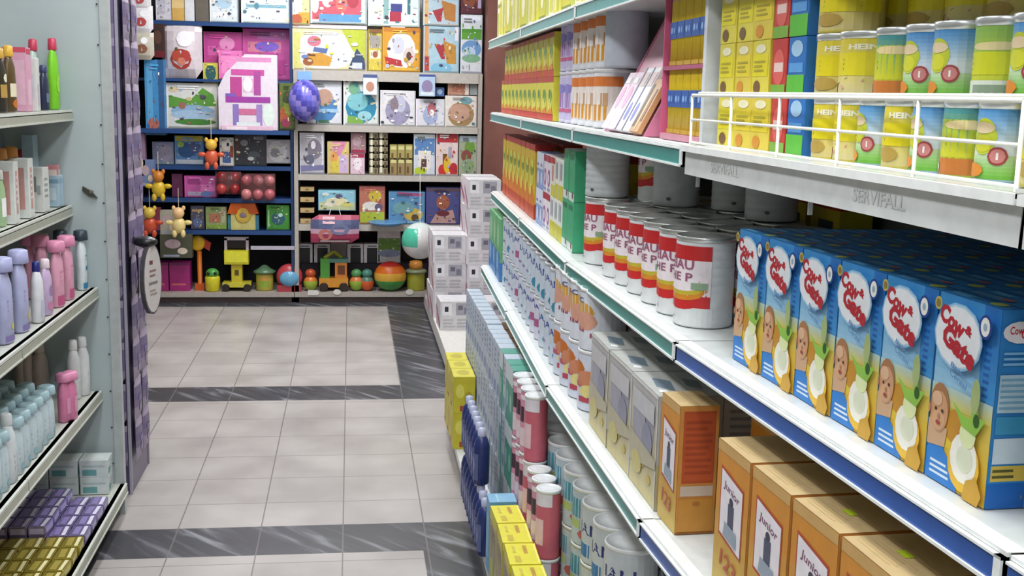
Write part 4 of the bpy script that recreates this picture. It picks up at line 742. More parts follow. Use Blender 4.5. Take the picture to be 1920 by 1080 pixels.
def bk(x0, y0, x1, y1, base, front=(), z=None, Y=YB+.03, d=.14, name='toy_box', label=None, cat='box', group=None, top=None, right=(), left=(), tilt=(0, 0), rz=0, kids=()):
    a = at((x0+x1)/2, y1, Y=Y); l = at(x0, (y0+y1)/2, Y=Y); r = at(x1, (y0+y1)/2, Y=Y); t_ = at((x0+x1)/2, y0, Y=Y)
    zz = a.z if z is None else z; h = max(.02, t_.z-zz)
    front = list(front)
    if front and r.x-l.x > .09 and name == 'toy_box':
        rr = random.Random(int(x0*7+y0*13)); cols = [q[-1] for q in front if isinstance(q[-1], str) and q[-1].startswith('#')] + ['#f0eef2', '#e9d9a8', base, '#4a4458']
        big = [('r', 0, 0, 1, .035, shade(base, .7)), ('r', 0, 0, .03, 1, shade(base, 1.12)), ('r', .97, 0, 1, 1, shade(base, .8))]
        for _ in range(26):
            u, v, a, c = rr.uniform(.04, .9), rr.uniform(.05, .9), rr.uniform(.015, .06), rr.uniform(.012, .05); k = shade(rr.choice(cols), rr.uniform(.75, 1.2))
            big.append(rr.choice([('r', u, v, min(.99, u+a*1.5), min(.98, v+c), k), ('e', u+.02, v, a, c, k), ('p', [(u, v), (min(.98, u+a), v+c*.3), (u+a*.4, min(.98, v+c*1.6))], k)]))
        u = rr.uniform(.08, .3); big.append(('x', u, .86, u+.45, .95, 2, shade(base, rr.choice([.55, 1.3]))))
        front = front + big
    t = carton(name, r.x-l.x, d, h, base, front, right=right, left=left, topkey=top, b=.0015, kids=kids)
    return place(t, ((l.x+r.x)/2, Y+d/2, zz+.0012), rz, label, cat, group, tilt=tilt)
S1, S2, S3, S4, S0 = 1.745, 1.345, .975, .60, .08
G = 'boxed toys on the cream shelves'
bk(546, 55, 689, 131, '#ded6a8', [('e', .45, .48, .42, .48, '#efeef4'), ('r', 0, 0, .12, .9, '#d6d27a'), ('p', [(.66,1),(1,1),(1,.2),(.8,.5)], '#bcc63c'), ('p', [(.28,.45),(.46,.40),(.48,.52),(.3,.56)], '#5c6fa0'), ('p', [(.2,.1),(.5,.1),(.54,.3),(.4,.42),(.2,.4)], '#d39a3a'), ('e', .3, .7, .09, .13, '#d2788c'), ('e', .22, .2, .07, .1, '#9c5a34'), ('p', [(.74,.0),(.98,0),(.96,.3),(.86,.55),(.8,.3)], '#3a4a6c'), ('r', .8, .05, .93, .2, '#cfd3dc')], z=S1, label='long toy box with yellow and green cover showing an orange truck', group=G)
bk(691, 55, 716, 131, '#d7c24a', [('r', .1, .55, .9, .85, '#a39a94'), ('r', .1, .3, .9, .5, '#efe2c0'), ('e', .5, .4, .2, .08, '#a05a44'), ('r', 0, .9, 1, 1, '#8a5a28')], z=S1, label='narrow yellow side of a toy box next to the truck box', group=G)
bk(717, 52, 788, 132, '#d99a2c', [('r', 0, .9, 1, 1, '#c67a20'), ('e', .5, .48, .38, .42, '#efe6e4'), ('p', [(.06,.34),(.5,.26),(.52,.12),(.1,.16)], '#b8303a'), ('e', .7, .36, .16, .2, '#d9c8c4'), ('e', .7, .36, .07, .1, '#5a3a34'), ('e', .42, .6, .16, .2, '#cfd0e0'), ('r', 0, 0, 1, .1, '#e0b240')], z=S1, label='orange toy box with a white round picture and red stripe', group=G)
bk(794, 50, 861, 133, '#aac6d4', [('r', 0, 0, .14, 1, '#d99a5a'), ('r', .0, .0, .16, .35, '#b8463c'), ('p', [(.3,.62),(.62,.62),(.6,.3),(.5,.3)], '#a8323c'), ('p', [(.55,.7),(.9,.6),(.92,.2),(.66,.2)], '#c08a3a'), ('e', .5, .1, .3, .12, '#7fb8d4'), ('r', .88, .7, 1, 1, '#e4e0ea')], z=S1, label='blue toy box with red and brown picture, lower of two', group=G)
bk(794, -32, 861, 49, '#b4cad6', [('r', 0, 0, .14, 1, '#e0b070'), ('p', [(.25,.35),(.55,.42),(.5,.1),(.4,.1)], '#a8323c'), ('p', [(.5,.6),(.9,.5),(.9,.1),(.6,.15)], '#b87a3a'), ('e', .6, .75, .12, .14, '#e0b8a0'), ('r', 0, 0, 1, .05, '#e0b8b0')], Y=YB+.035, label='blue toy box with red and brown picture, stacked above', group=G)
bk(864, 28, 904, 134, '#d3d6dc', [('r', .1, .9, .9, .98, '#e8ecf8'), ('p', [(0,.66),(1,.66),(1,.76),(0,.76)], '#4c8c2c'), ('r', .0, .58, 1, .7, '#5a9a34'), ('e', .5, .42, .46, .15, '#6a94c4'), ('e', .4, .36, .3, .1, '#b9cce4'), ('e', .5, .26, .44, .07, '#7aa884')], z=S1, label='white bath toy box with green and blue tub picture by the pillar', group=G)
bk(864, -30, 904, 27, '#5a2430', [('e', .4, .5, .3, .3, '#8a4a34'), ('r', .8, .2, .96, .8, '#b8a4c4')], Y=YB+.035, label='dark red box on top of the white bath toy box', group=G)
bk(690, -28, 787, 50, '#dfe9ec', [('r', .3, 0, .4, 1, '#8fb4b4'), ('r', .76, .3, .82, 1, '#3f7484'), ('e', .58, .2, .2, .3, '#f4f1f8'), ('r', .44, .34, .66, .55, '#3a3f8a'), ('r', .42, .12, .64, .36, '#b02a44'), ('r', 0, 0, 1, .06, '#e8f0e4')], Y=YB+.035, label='white box with blue and red picture above the orange box', group=G)
bk(582, -30, 688, 45, '#d2dce0', [('r', .02, .1, .9, 1, '#d2586a'), ('e', .3, .6, .1, .2, '#f2d4d4'), ('e', .55, .5, .1, .2, '#e87a6c'), ('e', .75, .6, .1, .2, '#b8384c'), ('r', .15, .05, .9, .24, '#5f9ccc'), ('e', .08, .5, .07, .25, '#eceaee')], Y=YB+.035, label='red picture box with blue stripe on the upper row', group=G)
bk(545, -30, 581, 46, '#dcdca0', [('r', 0, .2, .6, .9, '#e6e8dc'), ('r', .4, 0, 1, .3, '#e2a83a'), ('e', .3, .12, .3, .14, '#c0603a')], Y=YB+.035, label='pale yellow box at the left of the upper row', group=G)
bk(546, 46, 688, 54, '#e3d6dc', [], Y=YB+.05, label='flat pinkish white box under the red picture box', group=G)
# row two
bk(575, 152, 641, 226, '#dcdbe2', [('e', .45, .4, .42, .36, '#4f86bc'), ('e', .5, .62, .25, .2, '#c09a84'), ('r', .2, .28, .9, .36, '#a3cbe6'), ('r', 0, .88, 1, 1, '#c9ccd0'), ('p', [(.3,0),(.7,0),(.6,.1),(.35,.1)], '#4a7a5a')], z=S2, label='white box with blue baby bath picture beside the purple ball', group=G)
bk(644, 146, 710, 226, '#dde0dc', [('e', .5, .38, .44, .34, '#2f86a8'), ('e', .4, .5, .3, .2, '#7fc0c8'), ('p', [(.1,0),(.6,0),(.5,.16),(.12,.2)], '#7fae4c'), ('e', .3, .78, .16, .14, '#74ac88'), ('e', .6, .2, .2, .1, '#9ad0d8')], z=S2, label='white box with teal baby bath picture', group=G)
bk(713, 170, 779, 226, '#e0dce0', [('e', .5, .42, .36, .4, '#9c97b4'), ('e', .58, .62, .14, .24, '#c0c0d6'), ('e', .4, .6, .12, .2, '#8a7a84'), ('x', .1, .86, .7, .95, 1, '#8a8490')], z=S2, label='white box with grey seat picture in the middle of the second row', group=G)
bk(780, 186, 834, 226, '#dcdae2', [('e', .5, .4, .26, .34, '#a3aed0'), ('e', .55, .62, .16, .26, '#b86a74'), ('e', .55, .5, .08, .12, '#f0eef0')], z=S2, label='low white box with small pink and blue picture', group=G)
bk(835, 180, 894, 226, '#e2d8d0', [('e', .5, .4, .42, .4, '#a38258'), ('e', .44, .46, .34, .28, '#c49a84'), ('e', .66, .85, .2, .12, '#6f9ca8')], z=S2, label='white box with brown oval tub picture at the right end', group=G)
bk(840, 152, 880, 179, '#b98a72', [('r', .2, .2, .8, .8, '#a86a52'), ('r', .8, 0, 1, 1, '#d9d0cc')], Y=YB+.035, label='small brown box on top of the oval tub box', group=G)
bk(881, 150, 895, 179, '#8f9494', [], Y=YB+.035, label='small grey box right of the brown box', group=G)
hp = lambda: None
for (x0, y0, x1, y1, lb, c_, fr_) in [(681, 140, 707, 178, 'small white hanging pack clipped to the cream shelf edge, left one', '#dfe2ec', [('r', 0, .84, 1, 1, '#4a5a8c'), ('e', .5, .4, .3, .25, '#c08a74')]), (786, 140, 816, 181, 'small blue grey hanging pack clipped to the cream shelf edge, right one', '#b0c4dc', [('r', 0, .9, 1, 1, '#3f4f90'), ('e', .5, .45, .35, .3, '#8f7fa4'), ('r', .1, .05, .9, .2, '#d8e2ea')])]:
    bk(x0, y0, x1, y1, c_, fr_, Y=YB-.03, d=.02, name='hanging_pack', label=lb, cat='pack', group='packs clipped to the shelf edge')
bk(816, 164, 833, 181, '#4f6fa8', [('e', .5, .5, .3, .3, '#a9c0e0')], Y=YB+.05, z=None, label='tiny blue box behind the hanging pack', group=G)
bl_ = B().ell((0, 0, .16), (.118, .118, .155), '#5a55b4:gloss', 18, 12, lambda k, j: ['#5a55b4:gloss', '#6f6cc8:gloss', '#8a7cc4:gloss', '#4a46a0:gloss'][(k*3+j*5) % 4])
p_ = at(572, 226, Y=YB-.06)
place(T('netted_ball', bl_, [T('net_tag', B().box(-.05, .05, -.006, .006, .31, .37, '#7fa8d8').box(-.004, .004, -.004, .004, .30, .40, '#c9cce0'))]), (p_.x, YB-.14, 1.36), 0, 'shiny purple blue ball in a net hanging at the left of the second row', 'ball')
# row three
bk(562, 249, 608, 322, '#c2bec8', [('e', .6, .6, .3, .25, '#8a8290'), ('e', .55, .7, .1, .1, '#f2eef4'), ('r', .9, .1, 1, .95, '#e9e8f0'), ('p', [(0,.05),(1,.1),(1,.22),(0,.2)], '#7f7ca8'), ('e', .4, .35, .2, .12, '#6a6c80')], z=S3, label='silvery doll pack at the left of the third row', cat='pack', group=G)
bk(614, 266, 655, 322, '#d9c07c', [('p', [(.2,1),(.9,1),(.6,.6),(.3,.5)], '#d98ab0'), ('r', .55, 0, .95, .6, '#cfb4d8'), ('e', .3, .5, .16, .2, '#e6a05a'), ('r', .2, 0, .5, .4, '#dcc84a')], z=S3, label='pink and yellow box in the third row', group=G)
bk(657, 288, 684, 322, '#e2c2d0', [('e', .5, .5, .3, .3, '#f2e4ec'), ('r', 0, .8, 1, 1, '#a83050')], z=S3, label='low pink box with crimson top in the third row', group=G)
bk(658, 250, 686, 287, '#a88088', [('e', .4, .6, .3, .25, '#c0a0a8'), ('r', 0, 0, 1, .16, '#9c2c4a')], Y=YB+.05, label='rosy pack stacked on the low pink box', cat='pack', group=G)
tiny = None
for c in range(2):
    for r in range(6):
        x0 = 692+18*c; y1 = 321-12.6*r
        bk(x0, y1-12, x0+17, y1, '#8f8468', [('r', .15, .2, .4, .8, '#e8e2c8'), ('r', .6, .1, .85, .6, '#5f5038')], z=S3+.0518*r, d=.08, name='small_box', label='tiny brown box in the tall stack, %s from the bottom, %s column' % (ORD[r], ['left', 'right'][c]), group='tiny brown stacked boxes')
for c in range(3):
    for r in range(2):
        x0 = 731+14.5*c; y1 = 321-25*r
        bk(x0, y1-24.5, x0+13.5, y1, '#a89a5a' if r else '#9a8458', [('r', .1, .7, .9, .9, '#d3cc8a'), ('r', .2, .1, .5, .5, '#6a5030')], z=S3+.103*r, d=.08, name='small_box', label='olive tinted small box beside the brown stack, %s, %s column' % (['bottom', 'top'][r], ORD[c]), group='olive small boxes')
bk(776, 252, 816, 322, '#cfd6e2', [('r', 0, .5, 1, .9, '#5a82b8'), ('r', .2, .1, .8, .6, '#e8e0dc'), ('r', .35, .2, .6, .4, '#5a3a40'), ('e', .3, .1, .3, .1, '#b8cc2c'), ('r', 0, .9, 1, 1, '#dfe6ee')], z=S3, label='blue and white toy box in the third row', group=G)
bk(818, 248, 859, 322, '#e0ccc8', [('r', 0, .76, 1, 1, '#b8303c'), ('r', .3, .25, .5, .5, '#7a4a20'), ('e', .3, .12, .2, .14, '#c8302c'), ('e', .5, .25, .16, .2, '#e0b82c'), ('e', .8, .14, .2, .16, '#c02c34'), ('r', .55, .4, .7, .66, '#a8a0b0')], z=S3, label='white box with red lid and yellow flower print', group=G)
bk(861, 255, 894, 322, '#a3a890', [('e', .6, .7, .3, .2, '#6f9a3c'), ('e', .4, .5, .3, .15, '#8a4a44'), ('e', .5, .25, .35, .18, '#8aa07c'), ('r', 0, .85, 1, 1, '#b4c4d0')], z=S3, label='greenish box at the right end of the third row', group=G)
# row four
for k in range(4):
    bk(563, 411-20*k, 589, 430-20*k, '#c2a676', [('e', .5, .4, .15, .2, '#8a6a3c')], z=S4+.081*k, d=.1, name='small_box', label='tan small box in the corner stack, %s from the bottom' % ORD[k], group='tan stacked boxes')
bk(597, 357, 667, 404, '#8fc4d8', [('r', 0, 0, 1, .4, '#c8cfa0'), ('e', .5, .45, .3, .2, '#e6dcb0'), ('e', .55, .7, .1, .12, '#5a5a78'), ('e', .3, .3, .14, .12, '#e9e4d0'), ('e', .75, .3, .14, .12, '#d6d27a'), ('e', .2, .8, .1, .08, '#dfeef6')], z=S4+.10, label='pale blue puzzle box leaning in the fourth row', group=G)
bk(597, 404, 667, 430, '#6f5a60', [], z=S4, label='dark low box under the pale blue puzzle box', group=G, Y=YB+.06)
bk(674, 350, 722, 430, '#b8705c', [('e', .6, .75, .25, .16, '#d0b43a'), ('r', 0, 0, 1, .32, '#b0bc3a'), ('e', .45, .48, .34, .12, '#e3dcd4'), ('e', .75, .45, .16, .1, '#6a5a70'), ('r', 0, .9, 1, 1, '#a85a54')], z=S4, label='red and lime storybook box in the fourth row', group=G)
bk(729, 360, 797, 430, '#5a8cb4', [('p', [(.2,1),(.95,.95),(.9,.86),(.3,.9)], '#a04a78'), ('e', .68, .3, .26, .2, '#c8a84a'), ('e', .72, .2, .1, .12, '#5a4630'), ('e', .4, .5, .3, .2, '#6f9ca0'), ('r', 0, 0, 1, .1, '#7aa8c8')], z=S4, label='blue puzzle box with orange figure in the fourth row', group=G)
bk(799, 352, 862, 430, '#4a4c84', [('e', .5, .6, .2, .2, '#a05a44'), ('p', [(.1,0),(.9,0),(.8,.4),(.3,.3)], '#b8908a'), ('e', .5, .3, .2, .08, '#6a2c34'), ('r', 0, .9, 1, .98, '#5f4a50')], z=S4, label='dark violet puzzle box at the right of the fourth row', group=G)
# hanging bag, plate
bagp = pouch('printed_bag', .36, .21, .10, ['#a83a5c', '#c9a0b4', '#5a5f84', '#b8506a'], [('r', .25, .7, .5, .95, '#e0b0b8'), ('e', .6, .5, .2, .2, '#6f7498'), ('e', .3, .3, .15, .2, '#c87a70'), ('r', .2, .04, .8, .10, '#cfc8cc')])
bagp.kids.append(T('hanging_loop', B().tube((-.05, 0, .18), (-.03, .07, .25), .003, '#d8d0d4').tube((.05, 0, .18), (.03, .07, .25), .003, '#d8d0d4')))
p_ = at(628, 455, Y=YB-.08); place(bagp, (p_.x, YB-.08, p_.z), 0, 'crimson and blue printed bag hanging in front of the fourth row', 'bag')
p_ = at(725, 431, Y=YB-.05); place(T('blue_plate', B().lathe([(.02, 0), (.09, .004), (.145, .03), (.14, .032), (.085, .01), (.0001, .008)], '#5f90bc:plast', 24)), (p_.x, YB+.05-.15, .602), 0, 'shallow blue plate jutting from the fourth shelf', 'plate')
# row five
for i, x in enumerate((556, 589, 651, 682)):
    bk(x, 458, x+30, 506, '#e0dfe4', [('r', .2, 0, .85, .8, '#17171c'), ('r', .25, .86, .8, .92, '#5a5a60')], z=.27, d=.1, Y=YB+.225, name='white_framed_box', label='white framed box with black window on the bottom row, %s from the left' % ORD[i], group='white framed boxes')
bk(708, 432, 751, 506, '#c9c4c8', [('r', 0, .38, 1, .76, '#5f8a2c'), ('e', .5, .3, .5, .12, '#8a94b4'), ('r', 0, .8, 1, 1, '#d8ccd0')], z=.27, d=.12, Y=YB+.225, label='white and green box right of the white framed boxes', group=G)
bk(620, 455, 650, 506, '#8f8a88', [], z=.27, d=.1, Y=YB+.24, label='grey box between the white framed boxes', group=G)
place(T('step_platform', B().box(-.385, .60, YB+.22, 9.19, .082, .268, '#2c2830:matte')), (0, 0, 0), 0, 'dark plinth behind the toy vehicles carrying the white framed boxes', 'plinth')
p_ = at(784, 490, Y=8.35); r_ = .135
place(T('play_ball', B().ell((0, 0, r_), (r_, r_, r_), '', 18, 12, lambda k, j: '#4fb89a:gloss' if (3 <= k <= 6 and 8 <= j <= 12) else ('#d3d0d0:gloss' if k > 2 else '#cdd6d2:gloss')), [T('hanging_string', B().tube((0, 0, 2*r_-.002), (0, .05, .62-.0), .002, '#c9c9c9'))]), (p_.x+.01, 8.33, p_.z+.02), 0, 'white and mint green ball beside the milk cartons', 'ball')
# ---- base row of toys
def bp(px, Y=8.86): return at(px, 545, Y=Y).x
def multi(name, parts, loc, label, cat, group=None, rz=0):
    return place(T(name, parts[0][1], [T(n, b) for n, b in parts[1:]]), loc, rz, label, cat, group)
BZ = .081
mag = carton('magenta_box', .15, .13, .215, '#a82a78:plast', [('r', .1, .2, .8, .26, '#d86a6c'), ('r', 0, .9, 1, 1, '#7a2460')])
for i, x in enumerate((300, 340)): place(mag, (bp(x), 8.86, BZ), 0, 'magenta plastic box on the bottom deck, %s of two' % ['left', 'right'][i], 'box', 'magenta boxes')
# spade set
sp = B().box(-.035, .035, -.02, .02, 0, .05, '#c85a1c:plast').tube((0, 0, .05), (0, 0, .30), .018, '#c8681c:plast')
multi('spade_set', [('handle', sp), ('spade_head', B().ell((-.01, -.01, .36), (.055, .02, .06), '#e3b41c:plast')), ('rake', B().prism([(.03, .40), (.09, .36), (.075, .30), (.03, .33)], 'y', -.01, .01, '#b83a2c:plast'))], (bp(376), 8.84, BZ), 'orange beach spade with yellow scoop standing on the bottom deck', 'toy')
multi('bucket_toy', [('pot', B().lathe([(.045, 0), (.052, .01), (.056, .10), (.05, .115)], '#d8cc2c:plast', 18)), ('frog_head', B().ell((0, 0, .135), (.05, .045, .04), '#4f9a44:plast').ell((-.025, -.04, .14), (.012, .008, .012), '#101010:plast').ell((.025, -.04, .14), (.012, .008, .012), '#101010:plast'))], (bp(401), 8.79, BZ), 'yellow pot toy with green head and dark eyes', 'toy')
# yellow loader
ld = B().box(-.105, .105, -.06, .06, .03, .065, '#cfc23c:plast').box(-.04, .04, -.03, .05, .065, .20, '#c6b62c:plast').box(-.015, .015, -.034, -.03, .12, .16, '#5a4a1c:plast')
multi('toy_loader', [('body', ld), ('bucket', B().box(-.09, .09, -.05, .06, .205, .31, '#d3cc2c:plast').box(-.085, .085, -.055, -.05, .22, .30, '#e0da3c:plast')), ('cab_frame', B().box(-.09, -.07, -.02, .02, .31, .40, '#c9bcc4:plast').box(.07, .09, -.02, .02, .31, .40, '#c9bcc4:plast').box(-.09, .09, -.02, .02, .385, .41, '#c9bcc4:plast').box(-.07, .07, .0, .01, .32, .385, '#1c1014:plast'))] + [('wheel', B().lathe([(.028, -.012), (.03, -.008), (.03, .008), (.028, .012)], '#26221c:plast', 14)) for _ in range(0)], (bp(446), 8.83, BZ), 'yellow toy loader with raised bucket on the bottom deck', 'toy')
for o_ in [x for x in C.objects if x.name.startswith('toy_loader')]:
    for sx_ in (-1, 1):
        for sy_ in (-1, 1):
            w_ = bpy.data.objects.new('wheel', B().lathe([(.026, -.012), (.029, -.008), (.029, .008), (.026, .012)], '#26221c:plast', 14).mesh('wheel')); C.objects.link(w_); w_.parent = o_; w_.location = (sx_*.08, sy_*.062, .029); w_.rotation_euler = (PI/2, 0, 0)
multi('jar_toy', [('pot', B().lathe([(.06, 0), (.066, .01), (.066, .12), (.06, .135)], '#b8b04a:plast', 18)), ('lid', B().lathe([(.085, .135), (.085, .148), (.05, .165), (.02, .19), (.0001, .195)], '#5a7a5a:plast', 18)), ('label_patch', B().art(cyl_frame(.066, .1, .02, PI*.5), [('r', .1, .1, .9, .9, '#8fa83a'), ('r', .1, .6, .9, .9, '#cf9a4a')]))], (bp(497), 8.84, BZ), 'olive yellow toy jar with a green brimmed lid', 'toy')
tc_ = B().ell((0, 0, .11), (.10, .06, .10), '#b8404a:plast', 16, 10).box(-.09, .09, -.05, .05, .0, .05, '#a83a44:plast')
multi('round_toy', [('body', tc_), ('window', B().ell((0, -.045, .10), (.075, .03, .06), '#6aa8cc:gloss', 16, 10))], (bp(544), 8.80, BZ), 'red toy car with round pale blue window', 'toy')
def owl(px, cA, cB, cap, lab, s=1):
    return multi('figure_toy', [('body', B().ell((0, 0, .06), (.055, .05, .06), '', 14, 10, lambda k, j: cA if k < 4 else cB)), ('head', B().ell((0, 0, .135), (.042, .038, .035), cap))], (bp(px), 8.80, BZ), lab, 'toy', 'round figure toys')
owl(583, '#d8792c:plast', '#9ab03c:plast', '#c0502c:plast', 'small orange and lime figure toy left of the green truck')
tk = B().box(-.11, .11, -.06, .06, .03, .10, '#d8922c:plast').box(.01, .10, -.055, .055, .10, .22, '#d8822c:plast').box(.03, .085, -.058, -.055, .13, .20, '#6a3a1c:plast').box(-.10, -.03, -.05, .05, .10, .25, '#4f9a3c:plast')
multi('toy_truck', [('body', tk), ('roof', B().box(-.03, .11, -.06, .06, .222, .25, '#4f7f74:plast')), ('arm', B().tube((-.07, 0, .25), (0, 0, .30), .015, '#a8a83c:plast').tube((0, 0, .30), (.06, 0, .25), .015, '#a8a83c:plast'))], (bp(626), 8.83, BZ), 'orange and green toy truck with lifting arm', 'toy')
for o_ in [x for x in C.objects if x.name.startswith('toy_truck')]:
    for sx_ in (-1, 1):
        for sy_ in (-1, 1):
            w_ = bpy.data.objects.new('wheel', B().lathe([(.03, -.012), (.034, -.008), (.034, .008), (.03, .012)], '#2c1c14:plast', 14).mesh('wheel')); C.objects.link(w_); w_.parent = o_; w_.location = (sx_*.075, sy_*.062, .034); w_.rotation_euler = (PI/2, 0, 0)
owl(668, '#d87a44:plast', '#8fae3c:plast', '#5a9a5c:plast', 'orange and lime figure toy with green head')
owl(688, '#5a7a6c:plast', '#d0582c:plast', '#4f8a7c:plast', 'green and orange figure toy beside the rainbow ball')
multi('rainbow_ball', [('ball', B().ell((0, 0, .115), (.125, .1, .115), '', 20, 12, lambda k, j: '#c8342c:plast' if k < 3 else ('#dc6a1c:plast' if k < 5 else ('#dfa83c:plast' if k < 7 else '#4f9a4c:plast'))))], (bp(731), 8.80, BZ), 'red orange and green rounded toy on the bottom deck', 'toy')
multi('jar_toy', [('pot', B().lathe([(.065, 0), (.07, .01), (.07, .13), (.066, .14)], '#a8a83a:plast', 18)), ('lid', B().lathe([(.085, .14), (.085, .155), (.06, .165)], '#8f9a7c:plast', 18)), ('cap', B().lathe([(.05, .166), (.055, .20), (.045, .225), (.02, .232)], '#d8923c:plast', 18))], (bp(779), 8.84, BZ), 'lime toy jar with wide rim and orange cap at the right end', 'toy')
for i, (x, y) in enumerate(((586, 551), (632, 541), (768, 546))):
    p_ = at(x, y+5, Y=YB-.045); place(T('price_tag', B().prism([(0, 0), (.075, 0), (.085, .02), (.075, .04), (0, .04)] if i == 0 else [(.035+.03*math.cos(q*PI/5), .025+.022*math.sin(q*PI/5)) for q in range(10)], 'y', -.001, .001, '#e4dfd6')), (p_.x-.035, YB-.034, .06), 0, 'small white price tag on the front of the bottom deck, %s from the left' % ORD[i], 'tag', 'white price tags')
# ---- blue unit goods
GB = 'toys on the dark blue shelves'
def toyhouse(px0, px1, z, y0, y1):
    pass
bk(386, 388, 425, 433, '#8a9a60', [('r', .15, .3, .7, .7, '#a86a50'), ('r', .75, .3, .95, 1, '#a8a88c'), ('r', 0, 0, 1, .2, '#7fa03c')], z=.55, label='olive box with reddish window on the lower blue shelf', group=GB)
bk(358, 386, 383, 433, '#4a4a5c', [('e', .5, .3, .35, .2, '#5a6a94'), ('r', .1, .75, .9, .85, '#b89a6c')], z=.55, label='dark box left of the olive box on the blue shelf', group=GB)
x_ = at(457, 433, Y=YB+.05)
hs = B().box(-.09, .09, -.05, .05, 0, .12, '#cfc47a:plast').prism([(-.115, .12), (.115, .12), (.09, .20), (-.09, .20)], 'y', -.06, .06, '#c85a1c:plast')
multi('toy_house', [('walls', hs), ('clock_face', B().ell((0, -.055, .115), (.06, .008, .065), '#d8b44a:plast').ell((0, -.060, .11), (.028, .008, .022), '#8a7a84:plast')), ('side_tower', B().box(-.115, -.09, -.04, .04, 0, .11, '#3f7f8c:plast').box(.09, .115, -.04, .04, 0, .11, '#3f7f9c:plast'))], (x_.x, YB+.07, .551), 'toy house with orange roof and yellow round front', 'toy')
bk(500, 385, 543, 433, '#3f8a34', [('e', .5, .45, .3, .26, '#2c5a6c'), ('r', 0, .82, 1, 1, '#4fa03c'), ('r', .05, .1, .12, .8, '#9ad08c'), ('e', .6, .6, .1, .08, '#b4d0cc')], z=.55, label='green box with dark round picture on the blue shelf', group=GB)
bk(346, 330, 406, 368, '#c85aa4', [('r', .1, .6, .5, .85, '#a03c84'), ('r', .5, .3, .95, .6, '#dc7abc'), ('r', .1, .08, .6, .26, '#b4a4c4'), ('e', .7, .14, .2, .16, '#6a7cb8')], z=.79, label='bright pink box in the middle of the blue shelves', group=GB)
bk(322, 326, 342, 368, '#5a2448', [], z=.79, label='dark plum box left of the pink box', group=GB)
def ballbag(px0, px1, y0, y1, key, k2, lab, Y):
    c = B(); a = at(px0, y1, Y=Y); e = at(px1, y0, Y=Y); W, H = e.x-a.x, e.z-a.z; rows = max(2, int(H/.075)); cols = max(2, int(W/.075))
    root = bpy.data.objects.new('ball_bag', pouch('ball_bag', W, H, .09, '#8a5a5c:clear').me); C.objects.link(root); root.location = ((a.x+e.x)/2, Y, a.z); root['label'] = lab; root['category'] = 'bag'; root['group'] = 'net bags of play balls'
    for i in range(cols):
        for j in range(rows):
            r_ = min(W/cols, H/rows)/2*.96
            o = bpy.data.objects.new('ball', B().ell((0, 0, 0), (r_, r_, r_), k2 if (i+j) % 3 == 0 else key, 12, 8).mesh('ball')); C.objects.link(o); o.parent = root; o.location = (-W/2+(i+.5)*W/cols, -.02+(.03 if j % 2 else 0), (j+.5)*H/rows)
ballbag(404, 452, 322, 364, '#8a2024:plast', '#b03a38:plast', 'net bag of dark red play balls on the blue shelves', YB-.02)
ballbag(452, 516, 326, 376, '#b86068:plast', '#c87a7c:plast', 'net bag of salmon pink play balls on the blue shelves', YB-.05)
bk(286, 266, 326, 312, '#8a90b0', [('e', .6, .5, .35, .4, '#a39cb4'), ('r', 0, 0, 1, .1, '#7fa8b4')], z=1.03, label='grey violet blister pack at the left of the blue shelves', cat='pack', group=GB)
bk(328, 255, 382, 312, '#5a8ac0', [('r', 0, .82, 1, 1, '#c0b44a'), ('e', .4, .5, .3, .26, '#2f5a94'), ('e', .7, .6, .2, .2, '#4a5a8c'), ('r', 0, 0, 1, .18, '#c4cbd8'), ('e', .2, .7, .12, .1, '#9ac04c')], z=1.03, label='blue picture box with yellow top edge', group=GB)
bk(500, 262, 545, 298, '#a8a6ac', [('e', .45, .5, .4, .44, '#c2c0c4'), ('e', .35, .45, .2, .2, '#8a8890')], z=1.05, Y=YB+.02, label='grey round blister pack at the right of the blue shelves', cat='pack', group=GB)
bk(440, 250, 500, 312, '#3a3c44', [('e', .3, .7, .12, .1, '#8a8a90'), ('e', .6, .3, .2, .15, '#5a6068'), ('e', .5, .22, .1, .06, '#d8dcdc'), ('r', .0, .3, .16, .9, '#5a3a30'), ('r', .6, .8, .9, .9, '#7a7c84')], z=1.03, label='dark grey bagged toy on the blue shelves', cat='bag', group=GB)
bk(412, 258, 438, 312, '#c9c4bc', [('e', .5, .75, .35, .2, '#ece8e2'), ('e', .6, .75, .1, .07, '#1c1c20'), ('r', .2, .1, .8, .5, '#3f5a8c'), ('r', .75, .3, 1, .7, '#8a3c24')], Y=YB-.03, z=1.03, d=.05, label='white faced doll pack with blue body', cat='pack', group=GB)
def plush(px, py, s, body, head, lab, Y=YB-.16, belly=None):
    p = at(px, py, Y=Y)
    b = B().ell((0, 0, .07), (.05, .04, .06), body)
    return multi('hanging_plush', [('body', b), ('head', B().ell((0, -.01, .16), (.042, .038, .042), head).ell((-.035, 0, .195), (.014, .01, .018), head).ell((.035, 0, .195), (.014, .01, .018), head)), ('arm', B().ell((-.065, -.01, .09), (.03, .015, .018), body)), ('arm', B().ell((.065, -.01, .09), (.03, .015, .018), body)), ('leg', B().ell((-.03, -.015, .01), (.018, .018, .03), body)), ('leg', B().ell((.03, -.015, .01), (.018, .018, .03), body)), ('string', B().tube((0, 0, .19), (0, 0, .34), .0025, '#b8a898'))], (p.x, Y, p.z), lab, 'toy', 'small plush toys hanging in front of the blue shelves')
plush(397, 313, 1, '#cc5a3c:plast', '#dcae3c:plast', 'orange hanging plush with yellow head')
plush(298, 372, 1, '#d3b02c:plast', '#c87a2c:plast', 'yellow hanging plush with orange head')
plush(282, 440, 1, '#c04a2c:plast', '#d8b84a:plast', 'red hanging plush with yellow head')
